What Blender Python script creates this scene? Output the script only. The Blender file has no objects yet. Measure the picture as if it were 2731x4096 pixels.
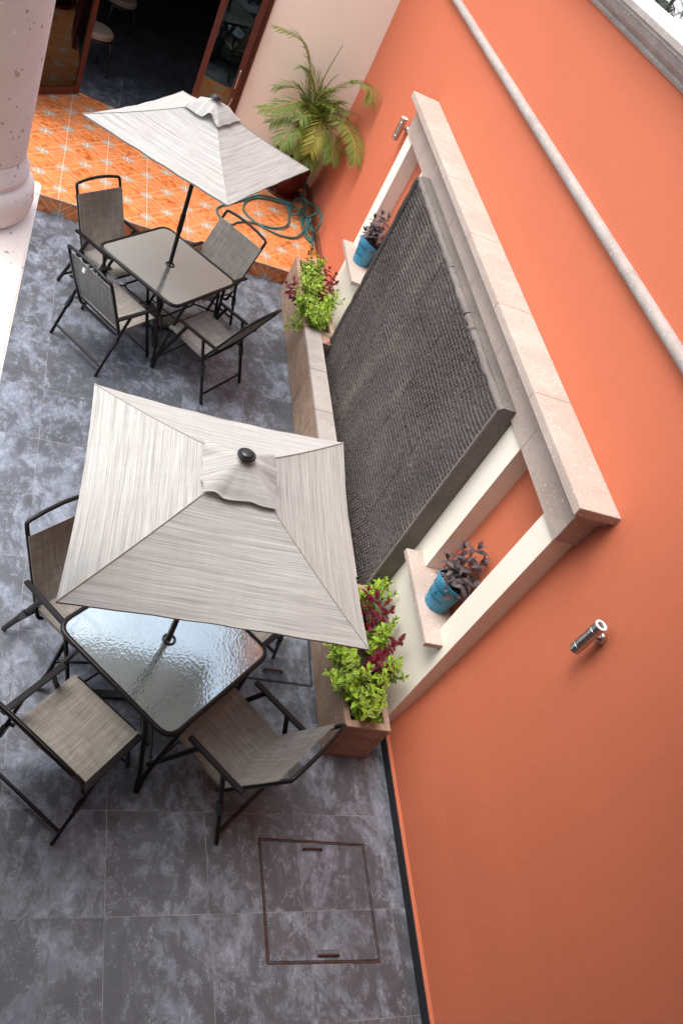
import bpy, bmesh, math, random
from math import radians, sin, cos, pi
from mathutils import Vector, Matrix

# ------------------------------------------------------------------ camera, world, sun, exposure
scene = bpy.context.scene
COL = scene.collection
cd = bpy.data.cameras.new("camera"); cam = bpy.data.objects.new("camera", cd); COL.objects.link(cam)
cd.sensor_fit = 'VERTICAL'; cd.sensor_height = 24.0; cd.sensor_width = 16.0
cd.lens = 3377.9 / 4096 * 24.0
cd.clip_start = 0.05; cd.clip_end = 500
RX = Vector((0.902364, -0.10493364, 0.41800496)); RY = Vector((0.21062863, -0.73880532, -0.64015801)); RZ = Vector((0.37599839, 0.66569936, -0.6445693))
cam.matrix_world = Matrix(((RX[0], -RY[0], -RZ[0], -0.4031), (RX[1], -RY[1], -RZ[1], -2.13903), (RX[2], -RY[2], -RZ[2], 4.94286), (0, 0, 0, 1)))
scene.camera = cam

SUN_EL, SUN_AZ = radians(66), radians(-70)          # sun direction: azimuth measured from +y towards +x
world = bpy.data.worlds.new("World"); scene.world = world; world.use_nodes = True
wn = world.node_tree.nodes; wl = world.node_tree.links; wn.clear()
sky = wn.new('ShaderNodeTexSky'); sky.sky_type = 'NISHITA'; sky.sun_disc = False
sky.sun_elevation = SUN_EL; sky.sun_rotation = SUN_AZ
sky.air_density = 1.0; sky.dust_density = 4.0; sky.ozone_density = 1.0
hs = wn.new('ShaderNodeHueSaturation'); hs.inputs['Saturation'].default_value = 0.66
bg = wn.new('ShaderNodeBackground'); bg.inputs['Strength'].default_value = 0.15
wo = wn.new('ShaderNodeOutputWorld')
wl.new(sky.outputs[0], hs.inputs['Color']); wl.new(hs.outputs[0], bg.inputs['Color']); wl.new(bg.outputs[0], wo.inputs['Surface'])
sd = bpy.data.lights.new("sun", 'SUN'); sd.energy = 0.8; sd.angle = radians(40); sd.color = (1.0, 1.0, 0.99)
sun = bpy.data.objects.new("sun", sd); COL.objects.link(sun)
to_sun = Vector((cos(SUN_EL) * sin(SUN_AZ), cos(SUN_EL) * cos(SUN_AZ), sin(SUN_EL)))
sun.rotation_euler = to_sun.to_track_quat('Z', 'Y').to_euler(); sun.location = (0, 0, 12)
scene.view_settings.view_transform = 'Standard'; scene.view_settings.look = 'None'
scene.view_settings.exposure = 1.42; scene.view_settings.gamma = 1.0
scene.cycles.max_bounces = 8; scene.cycles.transparent_max_bounces = 12
scene.cycles.caustics_reflective = False; scene.cycles.caustics_refractive = False

R = random.Random(11)

# ------------------------------------------------------------------ helpers
class MB:
    """collects shapes for ONE mesh"""
    def __init__(s): s.v = []; s.f = []; s.uv = {}; s.sm = []
    def add(s, vs, fs, uvs=None, smooth=False):
        o = len(s.v); s.v += [tuple(p) for p in vs]
        for i, f in enumerate(fs):
            if uvs is not None: s.uv[len(s.f)] = [uvs[k] for k in f]
            s.f.append(tuple(k + o for k in f)); s.sm.append(smooth)
        return s
    def box(s, x0, x1, y0, y1, z0, z1, rot=None, loc=None):
        vs = [Vector((x, y, z)) for x in (x0, x1) for y in (y0, y1) for z in (z0, z1)]
        if rot is not None: vs = [rot @ p for p in vs]
        if loc is not None: vs = [p + Vector(loc) for p in vs]
        return s.add(vs, [(0, 1, 3, 2), (4, 6, 7, 5), (0, 4, 5, 1), (2, 3, 7, 6), (0, 2, 6, 4), (1, 5, 7, 3)])
    def bar(s, a, b, w, h, up=(0, 0, 1)):
        a = Vector(a); b = Vector(b); d = b - a; L = d.length; d.normalize(); u = Vector(up)
        sx = d.cross(u); sx.normalize(); uz = sx.cross(d)
        vs = [a + d * (L * t) + sx * (i * w / 2) + uz * (j * h / 2) for t in (0, 1) for i in (-1, 1) for j in (-1, 1)]
        return s.add(vs, [(0, 1, 3, 2), (4, 6, 7, 5), (0, 4, 5, 1), (2, 3, 7, 6), (0, 2, 6, 4), (1, 5, 7, 3)])
    def tube(s, pts, r, n=8, closed=False, caps=True, flat=1.0, up=None):
        pts = [Vector(p) for p in pts]; N = len(pts)
        rs = r if isinstance(r, (list, tuple)) else [r] * N
        tang = []
        for i in range(N):
            if closed: t = pts[(i + 1) % N] - pts[i - 1]
            else: t = pts[min(i + 1, N - 1)] - pts[max(i - 1, 0)]
            tang.append(t.normalized())
        ref = Vector(up) if up else Vector((0, 0, 1))
        if abs(tang[0].dot(ref)) > .95: ref = Vector((1, 0, 0))
        nrm = (ref - tang[0] * ref.dot(tang[0])).normalized()
        vs = []; 
        for i in range(N):
            nrm = (nrm - tang[i] * nrm.dot(tang[i])).normalized(); bi = tang[i].cross(nrm)
            for k in range(n):
                a = 2 * pi * k / n; vs.append(pts[i] + nrm * (cos(a) * rs[i]) + bi * (sin(a) * rs[i] * flat))
        fs = []
        for i in range(N if closed else N - 1):
            j = (i + 1) % N
            for k in range(n):
                k2 = (k + 1) % n; fs.append((i * n + k, i * n + k2, j * n + k2, j * n + k))
        s.add(vs, fs, smooth=True)
        if caps and not closed:
            s.add(vs[:n], [tuple(reversed(range(n)))]); s.add(vs[-n:], [tuple(range(n))])
        return s
    def lathe(s, prof, n=32, loc=(0, 0, 0), rot=None, smooth=True):
        if smooth and len(prof) > 2:
            cut = [0]
            for i in range(1, len(prof) - 1):
                a = Vector((prof[i][0] - prof[i - 1][0], prof[i][1] - prof[i - 1][1])); b = Vector((prof[i + 1][0] - prof[i][0], prof[i + 1][1] - prof[i][1]))
                if a.length > 1e-6 and b.length > 1e-6 and a.angle(b) > .75: cut.append(i)
            cut.append(len(prof) - 1)
            if len(cut) > 2:
                for c0, c1 in zip(cut, cut[1:]): s.lathe(prof[c0:c1 + 1], n, loc, rot, True)
                return s
        vs = []; fs = []
        for r, z in prof:
            for k in range(n):
                a = 2 * pi * k / n; p = Vector((r * cos(a), r * sin(a), z))
                if rot is not None: p = rot @ p
                vs.append(p + Vector(loc))
        for i in range(len(prof) - 1):
            for k in range(n):
                k2 = (k + 1) % n; fs.append((i * n + k, i * n + k2, (i + 1) * n + k2, (i + 1) * n + k))
        s.add(vs, fs, smooth=smooth)
        return s
    def prism(s, prof, y0, y1, shear=0.0, smooth=False):
        """profile of (x, z) swept along y; shear = rise in z per metre of y"""
        n = len(prof); vs = [(x, y0, z + shear * y0) for x, z in prof] + [(x, y1, z + shear * y1) for x, z in prof]
        fs = [(i, (i + 1) % n, (i + 1) % n + n, i + n) for i in range(n)]
        s.add(vs, fs, smooth=smooth); s.add(vs[:n], [tuple(reversed(range(n)))]); s.add(vs[n:], [tuple(range(n))])
        return s
    def poly(s, pts, z): 
        return s.add([(x, y, z) for x, y in pts], [tuple(range(len(pts)))])
    def build(s, name, mat, parent=None, bevel=0.0, segs=2):
        me = bpy.data.meshes.new(name); me.from_pydata(s.v, [], s.f); me.update()
        me.polygons.foreach_set('use_smooth', s.sm)
        if s.uv:
            ul = me.uv_layers.new(name='UVMap')
            for p in me.polygons:
                if p.index in s.uv:
                    for li, uv in zip(p.loop_indices, s.uv[p.index]): ul.data[li].uv = uv
        bm = bmesh.new(); bm.from_mesh(me); bmesh.ops.recalc_face_normals(bm, faces=bm.faces)
        if bevel:
            ed = [e for e in bm.edges if len(e.link_faces) == 2 and e.calc_face_angle(0) > .5]
            bmesh.ops.bevel(bm, geom=ed, offset=bevel, segments=segs, affect='EDGES', clamp_overlap=True)
        bm.to_mesh(me); bm.free()
        me.materials.append(mat)
        o = bpy.data.objects.new(name, me); COL.objects.link(o)
        if parent is not None:
            o.parent = parent
        return o

def tag(o, label, cat, group=None):
    o['label'] = label; o['category'] = cat
    if group: o['group'] = group
    return o
def struct(o): o['kind'] = 'structure'; return o
def thing(name, label, cat, loc=(0, 0, 0), rotz=0.0, group=None):
    o = bpy.data.objects.new(name, None); COL.objects.link(o); o.empty_display_size = .1
    o.location = loc; o.rotation_euler = (0, 0, rotz)
    return tag(o, label, cat, group)
def wpart(mb, name, mat, root, bevel=0.0, segs=2):
    """part whose shape was given in world coordinates, under an unrotated root"""
    L = root.location; mb.v = [(x - L.x, y - L.y, z - L.z) for x, y, z in mb.v]
    return mb.build(name, mat, root, bevel, segs)
def copy_tree(o, parent=None):
    c = o.copy(); COL.objects.link(c)
    if parent is not None: c.parent = parent
    for ch in [x for x in bpy.data.objects if x.parent == o]: copy_tree(ch, c)
    return c
def smooth_path(pts, k=6, closed=False):
    P = [Vector(p) for p in pts]; n = len(P); out = []
    for i in range(n if closed else n - 1):
        g = (lambda j: P[j % n]) if closed else (lambda j: P[max(0, min(n - 1, j))])
        a, b, c, d = g(i - 1), g(i), g(i + 1), g(i + 2)
        for q in range(k):
            t = q / k
            out.append(0.5 * ((2 * b) + (c - a) * t + (2 * a - 5 * b + 4 * c - d) * t * t + (3 * b - a - 3 * c + d) * t ** 3))
    if not closed: out.append(P[-1])
    return out
def fillet(pts, r, n=5, closed=False):
    """polyline with rounded corners"""
    P = [Vector(p) for p in pts]; out = []; N = len(P)
    for i in range(N):
        if not closed and i in (0, N - 1): out.append(P[i]); continue
        a, b, c = P[i - 1], P[i], P[(i + 1) % N]
        d1 = (a - b); d2 = (c - b); rr = min(r, d1.length * .49, d2.length * .49)
        p1 = b + d1.normalized() * rr; p2 = b + d2.normalized() * rr
        for k in range(n + 1):
            t = k / n; out.append(p1 * (1 - t) ** 2 + b * (2 * t * (1 - t)) + p2 * t * t)
    return out

# ------------------------------------------------------------------ materials
class NT:
    def __init__(s, name, rough=.6, metal=0.0, spec=.5):
        m = bpy.data.materials.new(name); m.use_nodes = True; s.m = m; s.n = m.node_tree.nodes; s.l = m.node_tree.links
        s.b = s.n['Principled BSDF']; s.b.inputs['Roughness'].default_value = rough; s.b.inputs['Metallic'].default_value = metal
        s.b.inputs['Specular IOR Level'].default_value = spec
        s._tc = None
    def tc(s, out='Object'):
        if s._tc is None: s._tc = s.n.new('ShaderNodeTexCoord')
        return s._tc.outputs[out]
    def put(s, sock, v):
        if isinstance(v, bpy.types.NodeSocket): s.l.new(v, sock)
        elif v is not None: sock.default_value = v
    def mapping(s, vec, scale=(1, 1, 1), rot=(0, 0, 0), loc=(0, 0, 0)):
        n = s.n.new('ShaderNodeMapping'); s.put(n.inputs['Vector'], vec); n.inputs['Scale'].default_value = scale
        n.inputs['Rotation'].default_value = rot; n.inputs['Location'].default_value = loc; return n.outputs[0]
    def noise(s, vec, scale=5, detail=3, rough=.5, dist=0.0, out='Fac'):
        n = s.n.new('ShaderNodeTexNoise'); s.put(n.inputs['Vector'], vec); n.inputs['Scale'].default_value = scale
        n.inputs['Detail'].default_value = detail; n.inputs['Roughness'].default_value = rough; n.inputs['Distortion'].default_value = dist
        return n.outputs[out]
    def voro(s, vec, scale=5, feat='F1', out='Distance', rnd=1.0):
        n = s.n.new('ShaderNodeTexVoronoi'); n.feature = feat; s.put(n.inputs['Vector'], vec); n.inputs['Scale'].default_value = scale
        n.inputs['Randomness'].default_value = rnd
        return n.outputs[out]
    def ramp(s, fac, stops, interp='LINEAR'):
        n = s.n.new('ShaderNodeValToRGB'); s.put(n.inputs['Fac'], fac); e = n.color_ramp.elements; n.color_ramp.interpolation = interp
        while len(e) < len(stops): e.new(.5)
        for el, (p, c) in zip(e, stops):
            el.position = p; el.color = (c, c, c, 1) if isinstance(c, (int, float)) else (*c, 1)
        return n.outputs['Color']
    def mix(s, fac, a, b, mode='MIX'):
        n = s.n.new('ShaderNodeMix'); n.data_type = 'RGBA'; n.blend_type = mode
        s.put(n.inputs['Factor'], fac)
        for sock, v in ((n.inputs['A'], a), (n.inputs['B'], b)):
            s.put(sock, (*v, 1) if isinstance(v, tuple) and len(v) == 3 else v)
        return n.outputs['Result']
    def math(s, op, a, b=None, c=None, clamp=False):
        n = s.n.new('ShaderNodeMath'); n.operation = op; n.use_clamp = clamp
        for i, v in enumerate((a, b, c)):
            if v is not None: s.put(n.inputs[i], v)
        return n.outputs[0]
    def sep(s, vec):
        n = s.n.new('ShaderNodeSeparateXYZ'); s.put(n.inputs[0], vec); return n.outputs
    def comb(s, x, y, z):
        n = s.n.new('ShaderNodeCombineXYZ')
        for i, v in enumerate((x, y, z)): s.put(n.inputs[i], v)
        return n.outputs[0]
    def white(s, vec, out='Value'):
        n = s.n.new('ShaderNodeTexWhiteNoise'); s.put(n.inputs['Vector'], vec); return n.outputs[out]
    def color(s, c): s.put(s.b.inputs['Base Color'], (*c, 1) if isinstance(c, tuple) else c); return s
    def rough(s, r): s.put(s.b.inputs['Roughness'], r); return s
    def bump(s, h, strength=.3, dist=.01):
        n = s.n.new('ShaderNodeBump'); s.put(n.inputs['Height'], h); n.inputs['Strength'].default_value = strength; n.inputs['Distance'].default_value = dist
        s.l.new(n.outputs[0], s.b.inputs['Normal']); return n.outputs[0]
    def line(s, x, w):
        """1 near integers of x within w"""
        f = s.math('ABSOLUTE', s.math('SUBTRACT', s.math('FRACT', s.math('ADD', x, .5)), .5))
        return s.math('LESS_THAN', f, w)

def simple(name, c, rough=.5, metal=0.0, spec=.5, var=0.0, scale=20):
    t = NT(name, rough, metal, spec)
    if var:
        f = t.noise(t.tc(), scale, 4); t.color(t.mix(f, tuple(k * (1 - var) for k in c), tuple(min(1, k * (1 + var)) for k in c)))
    else: t.color(c)
    return t.m

def mat_slate(name='slate_tile', grid=True, dim=1.0):
    t = NT(name, .35); o = t.tc(); x, y, z = t.sep(o)
    u = t.math('DIVIDE', x, .6); v = t.math('DIVIDE', y, .6)
    iu = t.math('FLOOR', u); iv = t.math('FLOOR', v)
    w = t.white(t.comb(iu, iv, 0.0)); w = t.math('FLOOR', t.math('MULTIPLY', w, 3))       # three printed designs
    off = t.comb(t.math('MULTIPLY', w, 3.7), t.math('MULTIPLY', w, 1.9), t.math('ADD', t.math('MULTIPLY', w, 7.1), t.math('MULTIPLY', t.white(t.comb(iv, iu, 2.0)), .35)))
    p = t.n.new('ShaderNodeVectorMath'); p.operation = 'ADD'; t.put(p.inputs[0], t.mapping(o, (1.15, .8, 1))); t.put(p.inputs[1], off); p = p.outputs[0]
    n1 = t.noise(p, 3.0, 10, .66, .75); n2 = t.noise(p, 10, 9, .78, .5); n3 = t.noise(t.mapping(p, (4.0, 1, 1)), 24, 6, .78, .4)
    f = t.math('ADD', t.math('MULTIPLY', n1, .58), t.math('ADD', t.math('MULTIPLY', n2, .44), t.math('MULTIPLY', n3, .14)))
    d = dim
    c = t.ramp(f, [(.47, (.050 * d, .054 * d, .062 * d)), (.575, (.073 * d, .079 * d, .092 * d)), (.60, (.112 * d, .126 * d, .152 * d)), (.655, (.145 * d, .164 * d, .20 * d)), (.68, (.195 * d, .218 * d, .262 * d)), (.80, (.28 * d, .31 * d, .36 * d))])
    vein = t.math('MULTIPLY', t.math('LESS_THAN', t.math('ABSOLUTE', t.math('SUBTRACT', t.noise(p, 4.2, 6, .7, .9), .5)), .006), t.math('GREATER_THAN', n2, .5)); c = t.mix(t.math('MULTIPLY', vein, .55), c, (.30 * d, .32 * d, .36 * d))
    tint = t.white(t.comb(iu, iv, 5.0)); c = t.mix(.05, c, t.ramp(tint, [(0, (.06, .05, .05)), (1, (.2, .21, .25))]))
    sp = t.math('LESS_THAN', t.voro(o, 55), .055); sp = t.math('MULTIPLY', sp, t.math('GREATER_THAN', t.noise(o, 7, 2), .56)); c = t.mix(sp, c, (.5, .5, .5))
    g = t.math('MAXIMUM', t.line(u, .0027), t.line(v, .0027))
    gc = t.ramp(t.noise(o, 2.5, 4), [(.38, (.09, .085, .085)), (.66, (.36, .34, .32))])
    c = t.mix(g, c, gc)
    t.color(c); t.rough(t.math('ADD', t.math('MULTIPLY', n2, .2), t.math('ADD', .22, t.math('MULTIPLY', g, .35))))
    h = t.math('SUBTRACT', t.math('ADD', t.math('MULTIPLY', n2, .5), t.math('MULTIPLY', n3, .4)), t.math('MULTIPLY', g, .7)); t.bump(h, .22, .004)
    return t.m

def mat_terracotta():
    t = NT('patterned_terracotta_tile', .3); o = t.tc(); x, y, z = t.sep(o)
    u = t.math('DIVIDE', x, .46); v = t.math('DIVIDE', y, .46)
    def fr(a): return t.math('SUBTRACT', t.math('FRACT', t.math('ADD', a, .5)), .5)
    def ab(a): return t.math('ABSOLUTE', a)
    cell = t.white(t.comb(t.math('FLOOR', t.math('ADD', u, .0)), t.math('FLOOR', v), 0.0))
    n1 = t.noise(t.n_off(o, cell) if hasattr(t, 'n_off') else o, 14, 6, .62, .4); n2 = t.noise(o, 45, 4, .6)
    base = t.ramp(t.math('ADD', t.math('MULTIPLY', n1, .85), t.math('MULTIPLY', n2, .15)), [(.37, (.30, .070, .020)), (.46, (.56, .165, .046)), (.6, (.70, .245, .082))])
    s = t.math('ADD', u, v); d = t.math('SUBTRACT', u, v)
    # lattice lines either side of the diagonals; C cells (centre (0,.5)) get fine triangles
    ds = ab(fr(s)); dd = ab(fr(d)); near = t.math('MINIMUM', ds, dd)
    pale = (.80, .47, .26)
    l1 = t.math('LESS_THAN', ab(t.math('SUBTRACT', ds, .115)), .015); l2 = t.math('LESS_THAN', ab(t.math('SUBTRACT', dd, .115)), .015)
    a = fr(u); b = fr(t.math('SUBTRACT', v, .5)); cdist = t.math('ADD', ab(a), ab(b)); inC = t.math('LESS_THAN', cdist, .40)
    band = t.math('LESS_THAN', near, .115)
    notB = t.math('GREATER_THAN', t.math('ADD', ab(fr(t.math('SUBTRACT', u, .5))), ab(fr(v))), .385)
    base = t.mix(t.math('MULTIPLY', notB, .5), base, (.55, .18, .062))
    t1 = t.math('LESS_THAN', ab(t.math('SUBTRACT', ab(b), t.math('MULTIPLY', ab(a), .45))), .011); t2 = t.math('LESS_THAN', ab(b), .008)
    t3 = t.math('LESS_THAN', ab(t.math('SUBTRACT', t.math('ADD', ab(a), t.math('MULTIPLY', ab(b), 1.4)), .30)), .014)
    tri = t.math('MULTIPLY', t.math('MULTIPLY', inC, .6), t.math('MAXIMUM', t.math('MAXIMUM', t1, t2), t3))
    lines = t.math('MAXIMUM', t.math('MULTIPLY', l1, t.math('GREATER_THAN', dd, .1)), t.math('MULTIPLY', l2, t.math('GREATER_THAN', ds, .1)))
    lines = t.math('MAXIMUM', lines, tri)
    c = t.mix(t.math('MULTIPLY', lines, .55), base, pale)
    # grey key squares at both lattices
    def sq(au, bv):
        A = ab(fr(au)); B = ab(fr(bv)); i = t.math('MULTIPLY', t.math('LESS_THAN', A, .135), t.math('LESS_THAN', B, .115)); return i, A, B
    q1, A1, B1 = sq(u, v); q2, A2, B2 = sq(t.math('SUBTRACT', u, .5), t.math('SUBTRACT', v, .5))
    key = t.math('MAXIMUM', q1, q2)
    ch = t.noise(o, 150, 2, .4); kc = t.ramp(ch, [(.44, (.24, .19, .14)), (.56, (.50, .41, .32))])
    c = t.mix(key, c, kc)
    cr = t.math('MULTIPLY', key, t.math('MAXIMUM', t.line(t.math('MULTIPLY', u, 2), .016), t.line(t.math('MULTIPLY', v, 2), .016))); c = t.mix(cr, c, (.7, .55, .42))
    g = t.math('MAXIMUM', t.line(u, .006), t.math('MULTIPLY', t.line(t.math('ADD', v, .25), .003), .35)); c = t.mix(g, c, (.66, .55, .47))
    t.color(c); t.rough(t.math('ADD', .24, t.math('MULTIPLY', n2, .15))); t.bump(t.math('SUBTRACT', n2, g), .08, .003)
    return t.m

def mat_stucco(name, c, bump=.25, var=.10):
    t = NT(name, .85, spec=.25); o = t.tc()
    n1 = t.noise(o, 1.3, 4, .6); n2 = t.noise(o, 90, 4, .65); n3 = t.noise(o, 14, 5, .6)
    f = t.math('ADD', t.math('MULTIPLY', n1, .7), t.math('MULTIPLY', n3, .3))
    col = t.mix(f, tuple(k * (1 - var) for k in c), tuple(min(1, k * (1 + var)) for k in c))
    spots = t.math('MULTIPLY', t.math('LESS_THAN', t.voro(o, 2.6), .016), .5); col = t.mix(spots, col, tuple(k * .35 for k in c))
    n4 = t.noise(t.mapping(o, (1, 1.6, .5), rot=(.7, 0, 0)), 5.5, 5, .6, .8); n5 = t.noise(t.mapping(o, (1, 3.2, .35)), 2.2, 5, .65)
    col = t.mix(t.math('MULTIPLY', t.ramp(n5, [(.5, 0.0), (.72, 1.0)]), .08), col, tuple(k * .72 for k in c))
    t.color(col); t.bump(t.math('ADD', t.math('MULTIPLY', n2, .5), t.math('ADD', t.math('MULTIPLY', n3, 1.2), t.math('MULTIPLY', n4, .8))), bump, .006)
    return t.m

def mat_cantera(name, base, dark, streak=0.0, rough=.8, specks=1.0, stretch=(1, 1, 1), joint=0.0):
    t = NT(name, rough, spec=.3); o = t.tc(); so = t.mapping(o, stretch, rot=(0, 0, 0))
    n1 = t.noise(so, 3.2, 5, .6, .5); n2 = t.noise(o, 60, 4, .6); n3 = t.noise(t.mapping(o, (1, 2.2, 6), rot=(.6, .0, 0)), 3.0, 4, .6)
    c = t.mix(t.ramp(n1, [(.35, 0.0), (.68, 1.0)]), dark, base)
    if streak: c = t.mix(t.math('MULTIPLY', t.ramp(n3, [(.42, 0.0), (.62, 1.0)]), streak), c, tuple(k * .62 for k in dark))
    c = t.mix(t.math('MULTIPLY', n2, .22), c, tuple(min(1, k * 1.15) for k in base))
    def spk(scale, th, col, amt, seed, aniso=(1, 1, 1)):
        nonlocal c
        m = t.mapping(o, aniso, loc=(seed, seed * .7, seed * 1.3))
        d = t.voro(m, scale); pick = t.math('GREATER_THAN', t.voro(m, scale, out='Color'), .55)
        c = t.mix(t.math('MULTIPLY', t.math('MULTIPLY', t.math('LESS_THAN', d, th), pick), amt * specks), c, col)
    spk(30, .16, (.85, .82, .78), .9, 0.0, (1, 1.8, 1)); spk(70, .17, (.85, .8, .76), .6, 3.0)
    spk(15, .12, (.2, .17, .16), .85, 5.0, (1, 1.7, 1)); spk(22, .16, (.42, .24, .16), .8, 9.0); spk(9, .085, (.66, .6, .55), .8, 13.0, (1.4, 1, 1))
    spk(45, .14, (.12, .1, .09), .7, 21.0)
    t.color(c)
    pit = t.math('LESS_THAN', t.voro(t.mapping(o, (1, 1.7, 1), loc=(5, 3.5, 6.5)), 17), .1)
    t.bump(t.math('SUBTRACT', t.math('ADD', t.math('MULTIPLY', n2, .5), t.math('MULTIPLY', n1, .6)), t.math('MULTIPLY', pit, 1.5 * specks)), .3, .006)
    return t.m

def mat_volcanic(name='black_volcanic_stone', k=1.0):
    t = NT(name, .8, spec=.35); o = t.tc()
    n1 = t.noise(o, 2.2, 4, .6, .3); n2 = t.noise(o, 120, 3, .6); n3 = t.noise(t.mapping(o, (1, 1.5, .55)), 2.6, 3, .55)
    c = t.mix(t.ramp(n1, [(.35, 0.0), (.7, 1.0)]), tuple(q * k for q in (.066, .057, .052)), tuple(q * k for q in (.122, .104, .092)))
    c = t.mix(t.math('MULTIPLY', t.ramp(n3, [(.52, 0.0), (.72, 1.0)]), .45), c, (.17, .142, .122))
    c = t.mix(t.math('MULTIPLY', n2, .5), c, tuple(q * k for q in (.14, .122, .11)))
    sp = t.math('LESS_THAN', t.voro(o, 60), .09); c = t.mix(t.math('MULTIPLY', sp, .8), c, (.42, .38, .34))
    hole = t.math('LESS_THAN', t.voro(t.mapping(o, (1, 1, 1), loc=(3, 1, 2)), 24), .14); c = t.mix(t.math('MULTIPLY', hole, .75), c, (.02, .018, .017))
    t.color(c); t.bump(t.math('SUBTRACT', n2, hole), .5, .006)
    return t.m

def mat_fabric(name, c1, c2, c3, su=3.0, sv=150.0, rough=.9, trans=.0, weave=260, cross=.14):
    """woven sling cloth; UV in metres, threads run along u"""
    t = NT(name, rough, spec=.2); uv = t.tc('UV')
    a = t.noise(t.mapping(uv, (su, sv, 1)), 1.0, 4, .75); b = t.noise(t.mapping(uv, (su * .45, sv * .16, 1)), 1.0, 3, .6); w = t.noise(t.mapping(uv, (sv * .10, su * 1.2, 1)), 1.0, 2, .6)
    f = t.math('ADD', t.math('MULTIPLY', a, .62), t.math('ADD', t.math('MULTIPLY', b, .20), t.math('MULTIPLY', w, cross)))
    c = t.ramp(f, [(.36, c1), (.52, c2), (.66, c3)])
    ux, uy, _ = t.sep(uv)
    wv = t.math('MULTIPLY', t.math('SINE', t.math('MULTIPLY', ux, weave * 6.28)), t.math('SINE', t.math('MULTIPLY', uy, weave * 6.28)))
    t.color(c); t.bump(t.math('ADD', a, t.math('MULTIPLY', wv, .3)), .25, .002)
    if trans:
        tr = t.n.new('ShaderNodeBsdfTranslucent'); t.put(tr.inputs['Color'], c); mx = t.n.new('ShaderNodeMixShader'); mx.inputs[0].default_value = trans
        out = t.n['Material Output']; t.l.new(t.b.outputs[0], mx.inputs[1]); t.l.new(tr.outputs[0], mx.inputs[2]); t.l.new(mx.outputs[0], out.inputs['Surface'])
    return t.m

def mat_leaf(name, edge, mid, vein, at=.55, trans=.25, rough=.42):
    """leaf blade; UV u across 0..1, v along"""
    t = NT(name, rough + .08, spec=.35); u, v, _ = t.sep(t.tc('UV')); o = t.tc()
    d = t.math('MULTIPLY', t.math('ABSOLUTE', t.math('SUBTRACT', u, .5)), 2.0)
    d = t.math('ADD', d, t.math('MULTIPLY', t.math('SUBTRACT', t.noise(o, 60, 3), .5), .8))
    c = t.mix(t.ramp(d, [(at - .12, 0.0), (at + .12, 1.0)]), mid, edge)
    c = t.mix(t.math('MULTIPLY', t.ramp(t.math('MULTIPLY', t.math('ABSOLUTE', t.math('SUBTRACT', u, .5)), 2.0), [(.03, 1.0), (.12, 0.0)]), .7), c, vein)
    rv = t.ramp(t.noise(o, 16, 2), [(.35, 0.0), (.7, 1.0)]); c = t.mix(t.math('MULTIPLY', rv, .45), c, edge)
    t.color(c); t.bump(t.noise(o, 140, 2), .2, .002)
    tr = t.n.new('ShaderNodeBsdfTranslucent'); t.put(tr.inputs['Color'], c); mx = t.n.new('ShaderNodeMixShader'); mx.inputs[0].default_value = trans
    out = t.n['Material Output']; t.l.new(t.b.outputs[0], mx.inputs[1]); t.l.new(tr.outputs[0], mx.inputs[2]); t.l.new(mx.outputs[0], out.inputs['Surface'])
    return t.m

def mat_glass(name, refl=1.0, rough=.03, bumps=None, tint=(.86, .9, .88), ior=1.5, base=0.0):
    t = NT(name); t.n.remove(t.b); out = t.n['Material Output']
    tr = t.n.new('ShaderNodeBsdfTransparent'); tr.inputs['Color'].default_value = (*tint, 1)
    gl = t.n.new('ShaderNodeBsdfGlossy'); gl.inputs['Roughness'].default_value = rough; gl.inputs['Color'].default_value = (.90, 1, .99, 1)
    fr = t.n.new('ShaderNodeFresnel'); fr.inputs['IOR'].default_value = ior
    thru = tr.outputs[0]
    if bumps:
        o = t.tc(); h = t.voro(o, bumps[0], 'SMOOTH_F1', rnd=1.0); h2 = t.noise(t.mapping(o, (1, 1, 1)), bumps[0] * .55, 3, .5)
        bn = t.n.new('ShaderNodeBump'); t.put(bn.inputs['Height'], t.math('ADD', h, t.math('MULTIPLY', h2, .35))); bn.inputs['Strength'].default_value = bumps[1]; bn.inputs['Distance'].default_value = bumps[2]
        for n in (gl, fr): t.l.new(bn.outputs[0], n.inputs['Normal'])
        rf = t.n.new('ShaderNodeBsdfRefraction'); rf.inputs['IOR'].default_value = 1.12; rf.inputs['Roughness'].default_value = .05; rf.inputs['Color'].default_value = (*tint, 1)
        t.l.new(bn.outputs[0], rf.inputs['Normal'])
        m0 = t.n.new('ShaderNodeMixShader'); m0.inputs[0].default_value = .5; t.l.new(tr.outputs[0], m0.inputs[1]); t.l.new(rf.outputs[0], m0.inputs[2])
        df = t.n.new('ShaderNodeBsdfDiffuse'); df.inputs['Color'].default_value = (.72, .82, .80, 1); m1 = t.n.new('ShaderNodeMixShader'); t.put(m1.inputs[0], t.ramp(t.noise(t.mapping(t.tc(), (1, 1.6, 1)), 70, 2, .5, .3), [(.34, .15), (.66, .29)])); t.l.new(m0.outputs[0], m1.inputs[1]); t.l.new(df.outputs[0], m1.inputs[2]); thru = m1.outputs[0]
    fac = t.math('ADD', t.math('MULTIPLY', fr.outputs[0], refl), base, clamp=True)
    mx = t.n.new('ShaderNodeMixShader'); t.l.new(fac, mx.inputs[0]); t.l.new(thru, mx.inputs[1]); t.l.new(gl.outputs[0], mx.inputs[2]); t.l.new(mx.outputs[0], out.inputs['Surface'])
    return t.m

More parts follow.
